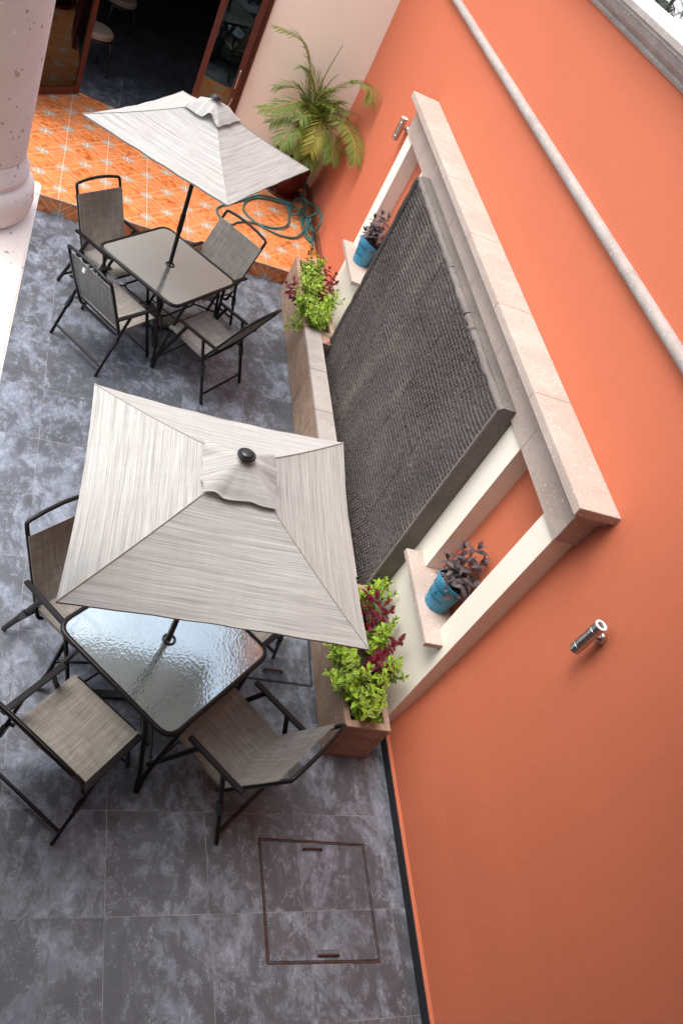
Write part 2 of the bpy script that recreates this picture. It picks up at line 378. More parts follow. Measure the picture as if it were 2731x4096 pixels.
M = dict(
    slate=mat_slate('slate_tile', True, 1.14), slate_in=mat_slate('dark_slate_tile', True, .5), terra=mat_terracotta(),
    sand=mat_stucco('sand_plaster', (.36, .32, .27), .1, .04), rim_lava=None, orange=mat_stucco('orange_stucco', (.555, .157, .080), .25, .06), cream=mat_stucco('cream_plaster', (.92, .80, .645), .12, .04),
    ivory=mat_stucco('ivory_plaster', (.84, .785, .665), .1, .03), white=mat_stucco('white_plaster', (.82, .82, .8), .1, .04),
    cantera=mat_cantera('pink_cantera', (.465, .388, .335), (.385, .31, .262), streak=.12, specks=.85), cantera_pale=mat_cantera('pale_cantera', (.86, .77, .71), (.80, .68, .61), specks=.8),
    cantera_col=mat_cantera('column_cantera', (.82, .69, .61), (.72, .57, .50), specks=.85), cantera_brown=mat_cantera('brown_cantera', (.36, .25, .18), (.24, .155, .105), streak=.45, rough=.5, specks=.8),
    cantera_trim=mat_cantera('grey_pink_cantera', (.40, .355, .325), (.32, .28, .255), streak=.35, specks=.7),
    lava=mat_volcanic('black_volcanic_stone', .62), metal=simple('dark_bronze_metal', (.0075, .0062, .006), .38, 0, .28, .2, 40), steel=None,
    sling=mat_fabric('taupe_sling', (.165, .150, .128), (.32, .295, .258), (.57, .54, .49), 5.0, 230, trans=.12),
    canopy=mat_fabric('striped_canopy_cloth', (.29, .28, .258), (.54, .53, .50), (.82, .815, .79), 2.2, 300, trans=.14, cross=.03),
    glass_top=mat_glass('textured_table_glass', 1.5, .05, (74, .26, .0026), (.90, .96, .95), 1.5, .29), pane=mat_glass('door_glass', 1.5, .01, None, (.45, .58, .50), 1.5, .05),
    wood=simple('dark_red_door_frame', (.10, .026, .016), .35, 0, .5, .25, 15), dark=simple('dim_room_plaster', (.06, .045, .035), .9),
    black=simple('black_plastic', (.012, .012, .013), .3, 0, .5), rust=simple('rusty_steel', (.07, .03, .018), .75, .2, .3, .5, 60),
    brown_skirt=simple('brown_tile_skirting', (.16, .055, .03), .45, 0, .4, .3, 12), slate_skirt=simple('slate_skirting', (.022, .023, .027), .6, 0, .25, .3, 9),
    blue=simple('blue_enamel', (.05, .29, .45), .4, 0, .5, .12, 14), rustspot=simple('rust_spot', (.06, .03, .02), .8), ink=simple('dark_lettering', (.008, .016, .022), .6),
    soil=simple('potting_soil', (.022, .014, .009), .95, 0, .2, .5, 60), redpot=simple('oxblood_glaze', (.085, .012, .008), .22, 0, .5, .25, 8),
    hose=simple('green_hose_rubber', (.02, .12, .115), .4, 0, .5, .25, 6), brass=simple('yellow_plastic', (.75, .5, .06), .4), chrome=simple('worn_chrome', (.5, .48, .46), .25, .9),
    stem=simple('green_stem', (.12, .16, .03), .6), redstem=simple('red_stem', (.2, .02, .02), .6), cane=simple('palm_cane', (.32, .22, .05), .5, 0, .4, .3, 10),
    leaf_green=mat_leaf('variegated_leaf', (.50, .60, .05), (.03, .13, .03), (.12, .26, .04), .62), leaf_lime=mat_leaf('lime_leaf', (.40, .60, .04), (.26, .46, .035), (.3, .5, .05), .7),
    leaf_red=mat_leaf('crimson_leaf', (.055, .009, .014), (.20, .010, .024), (.26, .025, .04), .66, .2), leaf_purple=mat_leaf('purple_leaf', (.085, .080, .070), (.135, .100, .122), (.05, .04, .045), .6, .15),
    palm=mat_leaf('palm_leaflet', (.19, .27, .045), (.12, .21, .035), (.30, .30, .08), .6, .3), palm_y=mat_leaf('yellowed_palm_leaflet', (.46, .43, .07), (.38, .38, .06), (.45, .4, .1), .6, .35),
    mortar=simple('grey_mortar', (.12, .12, .13), .9, 0, .2, .5, 40), seam=simple('canopy_seam', (.36, .33, .29), .9), cushion=simple('cream_cushion', (.26, .2, .14), .9), fog_leaf=mat_leaf('grey_green_leaf', (.20, .22, .17), (.14, .16, .12), (.3, .3, .25), .6), trunk=simple('grey_bark', (.16, .13, .11), .9, 0, .2, .3, 20),
    gravel=simple('pale_ground', (.34, .33, .32), .95, 0, .2, .35, 3), concrete=simple('pale_concrete', (.42, .41, .4), .9, 0, .2, .15, 5), pink=simple('pink_petal', (.8, .12, .2), .6), tagwhite=simple('white_tag', (.85, .85, .82), .6),
    lens=simple('lamp_lens', (.10, .09, .085), .15, 0, .6),
)
M['rim_lava'] = mat_volcanic('grey_volcanic_rim', 1.55)
ts = NT('brushed_steel', .32, 1.0); ts.color(ts.mix(ts.noise(ts.mapping(ts.tc(), (30, 30, 900)), 1.0, 3), (.42, .36, .33), (.62, .56, .52))); M['steel'] = ts.m

# ------------------------------------------------------------------ setting: floors
G1 = .057
fl = MB().add([(-6, -6, 0), (3.0, -6, 0), (3.0, 7.2, 0), (-6, 7.2, 0)], [(0, 1, 2, 3)]).build('courtyard_floor', M['slate']); fl.rotation_euler = (0, 0, G1); struct(fl)
ground = MB().add([(-90, -90, -.25), (140, -90, -.25), (140, 160, -.25), (-90, 160, -.25)], [(0, 1, 2, 3)]).build('ground', M['gravel']); struct(ground)
HS = .179
# upper terrace: slab built in its own tile axes
tr = MB(); L0 = Vector((-.45, 6.553)); ga = .045
def tl(x, y):
    d = Vector((x, y)) - L0; return (d.x * cos(ga) + d.y * sin(ga), -d.x * sin(ga) + d.y * cos(ga))
def ystep(x): return 6.356 + .055 * x
tp_ = [tl(-5, ystep(-5)), tl(2.63, ystep(2.63)), tl(2.63, 8.70), tl(-.60, 8.985), tl(-5, 9.38)]
n_ = len(tp_); tr.add([(x, y, HS) for x, y in tp_] + [(x, y, .0) for x, y in tp_], [tuple(range(n_))] + [(i, (i + 1) % n_, (i + 1) % n_ + n_, i + n_) for i in range(n_)])
te = tr.build('terrace_floor', M['terra']); te.location = (L0.x, L0.y, 0); te.rotation_euler = (0, 0, ga); struct(te)
rs = MB(); Lr = 7.6; rs.add([(0, 0, 0), (Lr, 0, 0), (Lr, HS - .004, 0), (0, HS - .004, 0)], [(0, 1, 2, 3)])
ri = rs.build('terrace_riser', M['terra']); xr0 = -5 + .0; ri.location = (xr0, ystep(xr0) - .003, .001); ri.rotation_euler = (pi / 2, 0, math.atan(.055)); struct(ri)
nz_ = MB(); nz_.bar((-5, ystep(-5) - .002, HS - .006), (2.53, ystep(2.53) - .002, HS - .006), .010, .012); no = nz_.build('terrace_nosing', M['cantera_trim']); struct(no)
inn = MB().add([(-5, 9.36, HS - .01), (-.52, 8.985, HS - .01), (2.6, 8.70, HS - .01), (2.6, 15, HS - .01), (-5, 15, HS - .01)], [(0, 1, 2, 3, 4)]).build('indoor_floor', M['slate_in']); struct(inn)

# ------------------------------------------------------------------ orange wall
XW, XF = 2.643, 2.497
SH = -.019     # the string course and coping run very slightly out of level
wall = thing('courtyard_wall', 'tall orange stucco boundary wall along the right of the courtyard', 'wall', (XW, 1.5, 0))
wpart(MB().prism([(2.5415, -.2), (2.5415, .078), (2.5585, .098), (2.60, .55), (2.625, 1.1), (XW, 1.9), (XW, 4.24), (2.86, 4.24), (2.86, -.2)], -6, 9.2), 'wall_face', M['orange'], wall)
wpart(MB().prism([(2.531, .0), (2.531, .080), (2.5405, .080), (2.5405, .0)], -6, 6.40), 'skirting', M['slate_skirt'], wall)
wpart(MB().prism([(2.533, HS), (2.533, HS + .08), (2.590, HS + .08), (2.590, HS)], 6.52, 8.66), 'skirting', M['brown_skirt'], wall)
prof = [(XW + .01, 3.360)] + [(XW - .048 * sin(a) ** .6 if sin(a) > 0 else XW, 3.3975 - .0375 * cos(a)) for a in [pi * k / 10 for k in range(11)]] + [(XW + .01, 3.435)]
y_ = -6.0; k_ = 0
while y_ < 9.15:
    y2 = min(y_ + 2.3, 9.15)
    wpart(MB().prism(prof, y_ + .001, y2, -.013, True), 'string_course', M['cantera_trim'], wall); y_ = y2
cor = [(XW + .01, 4.235), (XW - .02, 4.235), (XW - .035, 4.255), (XW - .03, 4.275), (XW - .055, 4.285), (XW - .085, 4.31), (XW - .105, 4.345), (XW - .105, 4.36), (XW - .12, 4.362), (XW - .12, 4.385), (XW - .135, 4.387), (XW - .135, 4.42), (XW + .01, 4.42)]
y_ = -6.0
while y_ < 9.15:
    y2 = min(y_ + 1.2, 9.15); wpart(MB().prism(cor, y_ + .002, y2, SH), 'cornice', M['cantera_trim'], wall); y_ = y2
wpart(MB().prism([(XW - .128, 4.421), (XW - .128, 4.436), (2.90, 4.436), (2.90, 4.421)], -6, 9.15, SH), 'coping', M['white'], wall)

# ------------------------------------------------------------------ back wall with door opening
bw = thing('house_wall', 'cream plaster house wall with wide glass door opening', 'wall', (1.9, 8.8, HS))
def yb(x): return 8.975 + (x + .5) * (8.686 - 8.975) / 3.143
def slab(mb, x0, x1, z0, z1, th=.22, dy=0.0):
    a0, a1 = yb(x0) + dy, yb(x1) + dy
    vs = [(x0, a0, z0), (x1, a1, z0), (x1, a1 + th, z0), (x0, a0 + th, z0), (x0, a0, z1), (x1, a1, z1), (x1, a1 + th, z1), (x0, a0 + th, z1)]
    mb.add(vs, [(0, 1, 5, 4), (1, 2, 6, 5), (2, 3, 7, 6), (3, 0, 4, 7), (4, 5, 6, 7), (0, 3, 2, 1)]); return mb
m = MB(); slab(m, 1.33, 2.66, 0, 6.2); slab(m, -6, -1.7, 0, 6.2); slab(m, -1.7, 1.33, 2.27, 6.2); wpart(m, 'plaster', M['cream'], bw)
wpart(slab(MB(), 1.36, 2.535, HS, HS + .09, .012, -.014), 'skirting', M['brown_skirt'], bw)
m = MB(); slab(m, 1.27, 1.328, HS, 2.26, .13, -.02); slab(m, -1.69, -1.63, HS, 2.26, .13, -.02); slab(m, -1.628, 1.268, 2.19, 2.26, .13, -.02)
wpart(m, 'door_frame', M['wood'], bw)
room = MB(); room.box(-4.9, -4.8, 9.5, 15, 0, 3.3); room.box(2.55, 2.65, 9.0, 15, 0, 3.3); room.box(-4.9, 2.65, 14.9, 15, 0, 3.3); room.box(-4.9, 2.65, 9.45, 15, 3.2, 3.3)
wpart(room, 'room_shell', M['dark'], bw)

# glass doors
def door(name, label, a, b, z0, z1, parent_loc):
    """leaf from floor point a to b (2-D)"""
    a = Vector(a); b = Vector(b); d = (b - a); L = d.length; d.normalize(); ang = math.atan2(d.y, d.x)
    r = thing(name, label, 'door', (a.x, a.y, z0), ang)
    m = MB(); w = .075; m.box(0, w, -.02, .02, 0, z1 - z0); m.box(L - w, L, -.02, .02, 0, z1 - z0); m.box(w, L - w, -.019, .019, 0, w * 1.2); m.box(w, L - w, -.019, .019, z1 - z0 - w, z1 - z0)
    m.build('frame', M['wood'], r, .004); MB().box(w - .005, L - w + .005, -.003, .003, w, z1 - z0 - w + .005).build('pane', M['pane'], r)
    return r, L
dl, LL = door('glass_door', 'dark red framed glass door leaf swung open at an angle beside the column', (-.505, 8.935), (-1.35, 8.06), HS + .012, 2.17, None)
dr, LR = door('glass_door', 'dark red framed glass door leaf with keys hanging in its lock', (.76, 8.79), (1.262, 8.745), HS + .012, 2.17, None)
m = MB(); m.tube(fillet([(LR - .045, -.02, .87), (LR - .045, -.075, .87), (LR - .045, -.075, 1.09), (LR - .045, -.02, 1.09)], .015), .009); m.build('pull_handle', M['chrome'], dr)
m = MB(); m.lathe([(0, 0), (.016, 0), (.016, .02), (.0, .02)], 12, (LR - .04, -.022, .72), Matrix.Rotation(pi / 2, 3, 'X')); lk = m.build('lock', M['chrome'], dr)
MB().bar((LR - .04, -.045, .72), (LR - .05, -.05, .63), .022, .004, (0, 1, 0)).bar((LR - .052, -.05, .66), (LR - .075, -.047, .58), .012, .003, (0, 1, 0)).build('key', M['chrome'], lk)

# chair seen inside the room
def indoor_chair(x, y, rz, label):
    r = thing('dining_chair', label, 'chair', (x, y, HS - .01), rz, 'iron dining chairs inside the room')
    MB().lathe([(0, .44), (.2, .44), (.225, .46), (.225, .50), (.2, .525), (0, .53)], 20).build('seat_cushion', M['cushion'], r)
    MB().tube([(.22 * cos(2 * pi * k / 20), .22 * sin(2 * pi * k / 20), .43) for k in range(20)], .012, 6, True).build('seat_frame', M['black'], r)
    for sx in (-1, 1):
        for sy in (-1, 1):
            MB().tube(smooth_path([(.15 * sx, .15 * sy, .43), (.175 * sx, .175 * sy, .3), (.165 * sx, .165 * sy, .12), (.19 * sx, .19 * sy, .02)]), [.02] * 7 + [.014] * 12, 8).lathe([(0, 0), (.022, 0), (.022, .018), (0, .02)], 8, (.19 * sx, .19 * sy, 0)).build('leg', M['black'], r)
    m = MB(); m.tube(fillet([(-.17, -.16, .43), (-.24, -.18, .98), (-.24, .18, .98), (-.17, .16, .43)], .08), .012)
    for q in (-.09, 0, .09): m.tube(smooth_path([(-.19, q * .6, .45), (-.21, q * 1.6, .7), (-.24, q * .4, .97)]), .008, 6)
    m.build('backrest', M['black'], r); return r
indoor_chair(-.47, 9.83, .4, 'iron dining chair with round cream cushion just inside the open door')
indoor_chair(-.25, 11.3, -1.2, 'iron dining chair with cream cushion deeper in the dark room')

# ------------------------------------------------------------------ wall fountain
ft = thing('wall_fountain', 'ivory niche wall with dark carved stone water panel and cantera lintel', 'fountain', (XF, 3.36, 0))
m = MB(); ZL = 2.293
m.box(XF, 2.70, .793, .994, 0, ZL - .002); m.box(XF, 2.70, 1.538, 5.20, 0, ZL - .002); m.box(XF, 2.70, 5.77, 5.97, 0, ZL - .002)
m.box(XF, 2.70, .994, 1.538, 0, 1.003); m.box(XF, 2.70, 5.20, 5.77, 0, 1.003)
wpart(m, 'niche_frame', M['ivory'], ft)
ys = [.762, 1.5, 2.35, 3.2, 4.05, 4.95, 5.975]
for i in range(6): wpart(MB().box(2.472, 2.70, ys[i] + .0004, ys[i + 1] - .0004, ZL, 2.512), 'lintel', M['cantera'], ft, .0018)
wpart(MB().prism([(2.44, 2.515), (2.428, 2.54), (2.415, 2.56), (2.398, 2.578), (2.70, 2.578), (2.70, 2.515)], .72, 6.0), 'cornice_moulding', M['cantera'], ft)
yc = [.675, 1.62, 2.55, 3.45, 4.35, 5.2, 6.03]
for i in range(6): wpart(MB().box(2.370, 2.70, yc[i] + .0004, yc[i + 1] - .0004, 2.580, 2.638), 'cornice_slab', M['cantera'], ft, .0025)
for (a, b, p0, p1) in ((.862, 1.675, .996, 1.536), (5.13, 5.93, 5.202, 5.768)):
    wpart(MB().add([(2.362, a, 1.005), (XF - .003, a, 1.005), (XF - .003, p0, 1.005), (2.62, p0, 1.005), (2.62, p1, 1.005), (XF - .003, p1, 1.005), (XF - .003, b, 1.005), (2.362, b, 1.005)] + [(x, y, 1.048) for x, y in ((2.362, a), (XF - .003, a), (XF - .003, p0), (2.62, p0), (2.62, p1), (XF - .003, p1), (XF - .003, b), (2.362, b))],
        [tuple(range(7, -1, -1)), tuple(range(8, 16))] + [(i, (i + 1) % 8, (i + 1) % 8 + 8, i + 8) for i in range(8)]), 'shelf', M['cantera'], ft, .003)
# carved panel: real relief of chiselled rows
PX, PY0, PY1, PZ0, PZ1 = 2.352, 1.80, 4.82, .10, 2.33
m = MB(); NY, NZ = 480, 330
def hsh(i, j): 
    s = sin(i * 127.1 + j * 311.7) * 43758.5453; return s - math.floor(s)
def vn(x, y):
    i, j = math.floor(x), math.floor(y); fx, fy = x - i, y - j; fx = fx * fx * (3 - 2 * fx); fy = fy * fy * (3 - 2 * fy)
    return (hsh(i, j) * (1 - fx) + hsh(i + 1, j) * fx) * (1 - fy) + (hsh(i, j + 1) * (1 - fx) + hsh(i + 1, j + 1) * fx) * fy
vs = []
for a in range(NY + 1):
    y = PY0 + (PY1 - PY0) * a / NY
    for b in range(NZ + 1):
        z = PZ0 + (PZ1 - PZ0) * b / NZ
        wob = .035 * (vn(y * 1.3, z * 1.3) - .5) + .016 * (vn(y * 4 + 9, z * 4) - .5)
        rowc = (z + wob * 1.4) / .037; row = math.floor(rowc); rf = abs(rowc - row - .5) * 2
        colc = (y + .013 * (row % 2) + .3 * wob) / .033; cl = math.floor(colc); cf = abs(colc - cl - .5) * 2
        amp = (.35 + .65 * max(0, min(1, (vn(y * 1.9 + 3, z * 1.6 + 5) - .25) * 2.4))) * (.45 + .8 * hsh(row, cl))
        pit = max(0, 1 - rf * rf * 1.5) * max(.06 + .55 * max(0, min(1, (vn(y * 1.1 + 7, z * .9) - .5) * 5)), 1 - cf * cf * 1.5)
        h = .019 * amp * pit + .007 * (vn(y * 55, z * 55) - .5) + .010 * (vn(y * 3.1, z * 2.7) - .5) + .003 * (vn(y * 23, z * 23) - .5)
        # courses of slabs
        if abs(z - (.78 + .01 * vn(y * 6, 1))) < .006 or abs(z - (1.35 + .012 * vn(y * 6, 4))) < .006 or abs(z - (1.86 + .01 * vn(y * 6, 8))) < .006: h += .016 * (vn(y * 9, z) > .3)
        if min(abs(y - q_ - .012 * vn(z * 7, q_)) for q_ in (2.35, 2.95, 3.55, 4.2)) < .004: h += .008 * (vn(z * 8, y) > .45)
        vs.append((PX + h, y, z))
fs = [(a * (NZ + 1) + b, (a + 1) * (NZ + 1) + b, (a + 1) * (NZ + 1) + b + 1, a * (NZ + 1) + b + 1) for a in range(NY) for b in range(NZ)]
m.add(vs, fs, smooth=False)
m.box(PX + .03, XF - .002, PY0 + .001, PY1 + .04, PZ0, PZ1 + .02)
wpart(m, 'carved_panel', M['lava'], ft)
# side cheeks and rounded rims
m = MB(); m.box(PX - .004, XF - .003, PY0 - .034, PY0 - .001, .10, PZ1 + .018); wpart(m, 'panel_edge', M['rim_lava'], ft, .006)
def rough_tube(a, b, r, seg=26):
    a = Vector(a); b = Vector(b); return [a + (b - a) * (k / seg) + Vector((R.uniform(-.005, .004), R.uniform(-.002, .002), R.uniform(-.005, .004))) for k in range(seg + 1)], [r * R.uniform(.84, 1.10) for _ in range(seg + 1)]
YS_ = [PY0 - .033, PY0 + .82, PY0 + 1.02, PY0 + 1.62, PY0 + 2.28, PY1 + .05]
for q in range(5):
    y0 = YS_[q]; y1 = YS_[q + 1] - .003
    m = MB(); p, r = rough_tube((PX + .030, y0, PZ1 + .002), (PX + .030, y1, PZ1 - .002), .029, 14); m.tube(p, r, 12); m.box(PX + .035, XF - .003, y0, y1, PZ1 - .01, PZ1 + .034); wpart(m, 'top_rim', M['rim_lava'], ft)
m = MB(); p, r = rough_tube((PX + .012, PY1 + .005, .50), (PX + .012, PY1 + .005, PZ1 + .01), .036); m.tube(p, r, 12); wpart(m, 'side_rim', M['lava'], ft)

# trough in front of the panel
bs = thing('stone_trough', 'long brown cantera trough in front of the carved stone panel', 'trough', (2.2, 3.36, 0))
ZT = .488; YA, YB = 1.80, 4.945
yy = [YA, 2.75, 3.7, 4.3, YB]
for i in range(4): wpart(MB().box(2.081, 2.118, yy[i] + .001, yy[i + 1] - .001, .004, ZT - .032), 'front_panel', M['cantera_brown'], bs, .003)
for i in range(4): wpart(MB().box(2.078, 2.255, yy[i] + .0005, yy[i + 1] - .0005, ZT - .030, ZT), 'rim', M['cantera_trim'], bs, .004)
wpart(MB().box(2.257, 2.350, 4.78, YB, .004, ZT - .002), 'end_wall', M['cantera_brown'], bs, .003)
wpart(MB().box(2.12, 2.345, YA + .002, 4.778, .004, .05), 'trough_bed', M['lava'], bs)
pt = tag(MB().add([(2.30, 4.80, ZT + .003), (2.325, 4.795, ZT + .012), (2.33, 4.83, ZT + .004), (2.305, 4.84, ZT + .010)], [(0, 1, 2, 3)]).build('fallen_petal', M['pink']), 'small pink petal lying on the far end of the trough rim', 'petal')
sol = pt.modifiers.new('thickness', 'SOLIDIFY'); sol.thickness = .002

def planter(label, x0, x1, y0, y1, zt):
    r = thing('stone_planter', label, 'planter', ((x0 + x1) / 2, (y0 + y1) / 2, 0), 0, 'cantera planters either side of the trough')
    t_ = .045; m = MB()
    m.box(x0, x0 + t_, y0, y1, .003, zt); m.box(x1 - t_, x1, y0, y1, .003, zt); m.box(x0 + t_, x1 - t_, y0, y0 + t_ * 1.2, .003, zt); m.box(x0 + t_, x1 - t_, y1 - t_, y1, .003, zt)
    wpart(m, 'stone_box', M['cantera_brown'], r, .003); wpart(MB().box(x0 + t_ - .001, x1 - t_ + .001, y0 + t_, y1 - t_, .01, zt - .03), 'soil', M['soil'], r); return r
planter('brown cantera planter nearest the floor hatch', 2.038, 2.379, .55, 1.795, .42)
planter('brown cantera planter beside the orange step', 2.084, 2.42, 4.95, 6.30, .475)

# ------------------------------------------------------------------ plants
def leaf(mb, base, d, up, L, W, fold=.25, arch=.25, n=4, tip=1.0):
    d = Vector(d).normalized(); up = Vector(up); sx = d.cross(up)
    if sx.length < 1e-3: sx = Vector((1, 0, 0))
    sx.normalize(); nz = sx.cross(d); vs = []; uvs = []
    for i in range(n + 1):
        t = i / n; w = W * .5 * (sin(pi * min(1, t * .93 + .05)) ** .8) * (1 - .35 * t) * 1.25
        c = Vector(base) + d * (L * t) - nz * (arch * L * t * t)
        for j in (-1, 0, 1): vs.append(c + sx * (w * j) + nz * (fold * w * abs(j))); uvs.append((.5 + .5 * j, t))
    fs = [(i * 3 + j, i * 3 + j + 1, i * 3 + j + 4, i * 3 + j + 3) for i in range(n) for j in (0, 1)]
    mb.add(vs, fs, uvs, True)
def sprig(lf, st, p, q, L, W, pairs, rnd, droop=.25, tuft=3, lime=None):
    """stem from p to q with opposite leaf pairs"""
    p = Vector(p); q = Vector(q); mid = (p + q) / 2 + Vector((rnd.uniform(-.02, .02), rnd.uniform(-.02, .02), .02)); path = smooth_path([p, mid, q], 4)
    st.tube(path, [.0035 - .002 * i / len(path) for i in range(len(path))], 5, caps=False); d = (q - p).normalized(); a0 = rnd.uniform(0, pi)
    perp = d.cross(Vector((.3, .2, .9))).normalized()
    for k in range(pairs):
        t = .35 + .62 * k / max(1, pairs - 1); i = min(len(path) - 1, int(t * (len(path) - 1))); c = path[i]; a = a0 + k * pi / 2
        for s in (0, pi):
            out = Matrix.Rotation(a + s + rnd.uniform(-.25, .25), 3, d) @ perp; out.normalize(); sc = rnd.uniform(.55, 1.25) * (1 - .25 * (k / max(1, pairs - 1)) ** 2)
            mb = lime if (lime is not None and rnd.random() < .22) else lf
            leaf(mb, c, out * .9 + d * rnd.uniform(.2, .65), d, L * sc, W * sc * rnd.uniform(.85, 1.15), rnd.uniform(.15, .55), droop * rnd.uniform(.5, 1.6))
    for k in range(tuft):
        out = Matrix.Rotation(k * 2 * pi / tuft + a0, 3, d) @ perp; leaf(lf, q, out * .5 + d * .9, d, L * .6, W * .55, .3, .1)
def shrub(name, label, cat, base, tips, L, W, lm, sm, group, seed, pairs=5, spread=.03, limemat=None):
    rnd = random.Random(seed); r = thing(name, label, cat, base, 0, group); lf, st, li = MB(), MB(), MB(); B = Vector(base)
    for tpt in tips:
        q = Vector(tpt) - B; sprig(lf, st, (rnd.uniform(-spread, spread) + q.x * .25, rnd.uniform(-spread, spread) + q.y * .25, -.03), q, L, W, pairs, rnd, lime=li if limemat else None)
    lf.build('foliage', lm, r); st.build('stem', sm, r)
    if limemat and li.f: li.build('pale_foliage', limemat, r)
    return r
def tips(rnd, cx, cy, rx, ry, z0, z1, n): return [(cx + rnd.uniform(-rx, rx), cy + rnd.uniform(-ry, ry), rnd.uniform(z0, z1)) for _ in range(int(n * 1.3))]
GN, GF = 'variegated shrubs in the near planter', 'variegated shrubs in the far planter'
rn = random.Random(3)
near = [((2.20, .68), (2.14, .66, .12, .11, .50, .66, 16), 'yellow edged shrub at the planter end nearest the floor hatch'),
        ((2.15, .86), (2.00, .84, .13, .09, .55, .70, 10), 'yellow edged shrub leaning over the planter front'),
        ((2.28, .92), (2.33, .90, .10, .10, .55, .74, 9), 'yellow edged shrub below the near shelf'),
        ((2.17, 1.10), (1.99, 1.03, .14, .09, .55, .70, 11), 'yellow edged shrub spilling out under the umbrella corner'),
        ((2.28, 1.20), (2.36, 1.24, .09, .10, .55, .74, 8), 'yellow edged shrub between the two red clumps'),
        ((2.20, 1.48), (2.14, 1.48, .13, .13, .55, .72, 10), 'yellow edged shrub partly under the umbrella edge'),
        ((2.30, 1.62), (2.38, 1.64, .09, .10, .55, .76, 9), 'yellow edged shrub at the foot of the carved panel edge')]
for i, (b, tp, lab) in enumerate(near): shrub('variegated_shrub', lab, 'shrub', (b[0], b[1], .365), tips(rn, *tp), .066, .037, M['leaf_green'], M['stem'], GN, 30 + i, 5, limemat=M['leaf_lime'])
shrub('red_leaf_plant', 'crimson leaved plant under the near shelf close to the pot', 'plant', (2.28, 1.06, .365), [(2.24, .97, .70), (2.30, 1.02, .73), (2.37, 1.08, .74), (2.40, 1.12, .72), (2.20, .93, .68), (2.30, .90, .66)], .074, .046, M['leaf_red'], M['redstem'], None, 61, 4)
shrub('red_leaf_plant', 'crimson leaved plant beside the umbrella edge in the near planter', 'plant', (2.26, 1.38, .365), [(2.26, 1.47, .72), (2.32, 1.40, .74), (2.36, 1.36, .71), (2.22, 1.42, .69), (2.31, 1.32, .70), (2.20, 1.5, .7)], .074, .046, M['leaf_red'], M['redstem'], None, 62, 4)
rn = random.Random(8)
far = [((2.22, 5.10), (2.16, 5.02, .12, .10, .60, .76, 11), 'yellow edged shrub against the trough end'),
       ((2.18, 5.25), (2.02, 5.22, .13, .10, .60, .74, 10), 'yellow edged shrub hanging over the far planter front'),
       ((2.30, 5.32), (2.34, 5.28, .10, .10, .60, .78, 9), 'yellow edged shrub beside the panel rim'),
       ((2.22, 5.58), (2.12, 5.55, .12, .12, .60, .80, 11), 'yellow edged shrub in the middle of the far planter'),
       ((2.25, 5.85), (2.16, 5.80, .12, .12, .60, .80, 10), 'yellow edged shrub near the orange step')]
for i, (b, tp, lab) in enumerate(far): shrub('variegated_shrub', lab, 'shrub', (b[0], b[1], .42), tips(rn, *tp), .066, .036, M['leaf_green'], M['stem'], GF, 80 + i, 5, limemat=M['leaf_lime'])
shrub('variegated_shrub', 'small drooping yellow edged sprig low on the far planter front', 'shrub', (2.13, 5.08, .42), [(1.90, 4.98, .50), (1.88, 4.90, .46), (1.95, 5.02, .52)], .058, .034, M['leaf_green'], M['stem'], GF, 95, 4)
shrub('red_leaf_plant', 'crimson leaved plant hanging over the far planter corner', 'plant', (2.14, 5.50, .42), [(1.86, 5.42, .62), (1.92, 5.36, .66), (1.88, 5.32, .58), (1.93, 5.48, .66)], .07, .042, M['leaf_red'], M['redstem'], None, 63, 4)
shrub('red_leaf_plant', 'dark crimson plant against the ivory wall below the far shelf', 'plant', (2.30, 5.75, .42), [(2.27, 5.92, .74), (2.33, 5.82, .72), (2.38, 5.70, .74), (2.40, 5.62, .70), (2.30, 6.0, .70), (2.36, 5.5, .66)], .072, .044, M['leaf_red'], M['redstem'], None, 64, 4)
shrub('red_leaf_plant', 'thin crimson sprig standing up in front of the hose end', 'plant', (2.20, 6.12, .42), [(2.13, 6.08, .68), (2.16, 6.12, .70)], .06, .036, M['leaf_red'], M['redstem'], None, 65, 3)
# a fallen leaf on the floor
m = MB(); leaf(m, (1.795, 1.42, .006), (-.15, 1, 0), (0, 0, 1), .075, .04, .25, -.06); flf = tag(m.build('fallen_leaf', M['leaf_lime']), 'single yellow green leaf lying on the grey floor tiles', 'leaf')

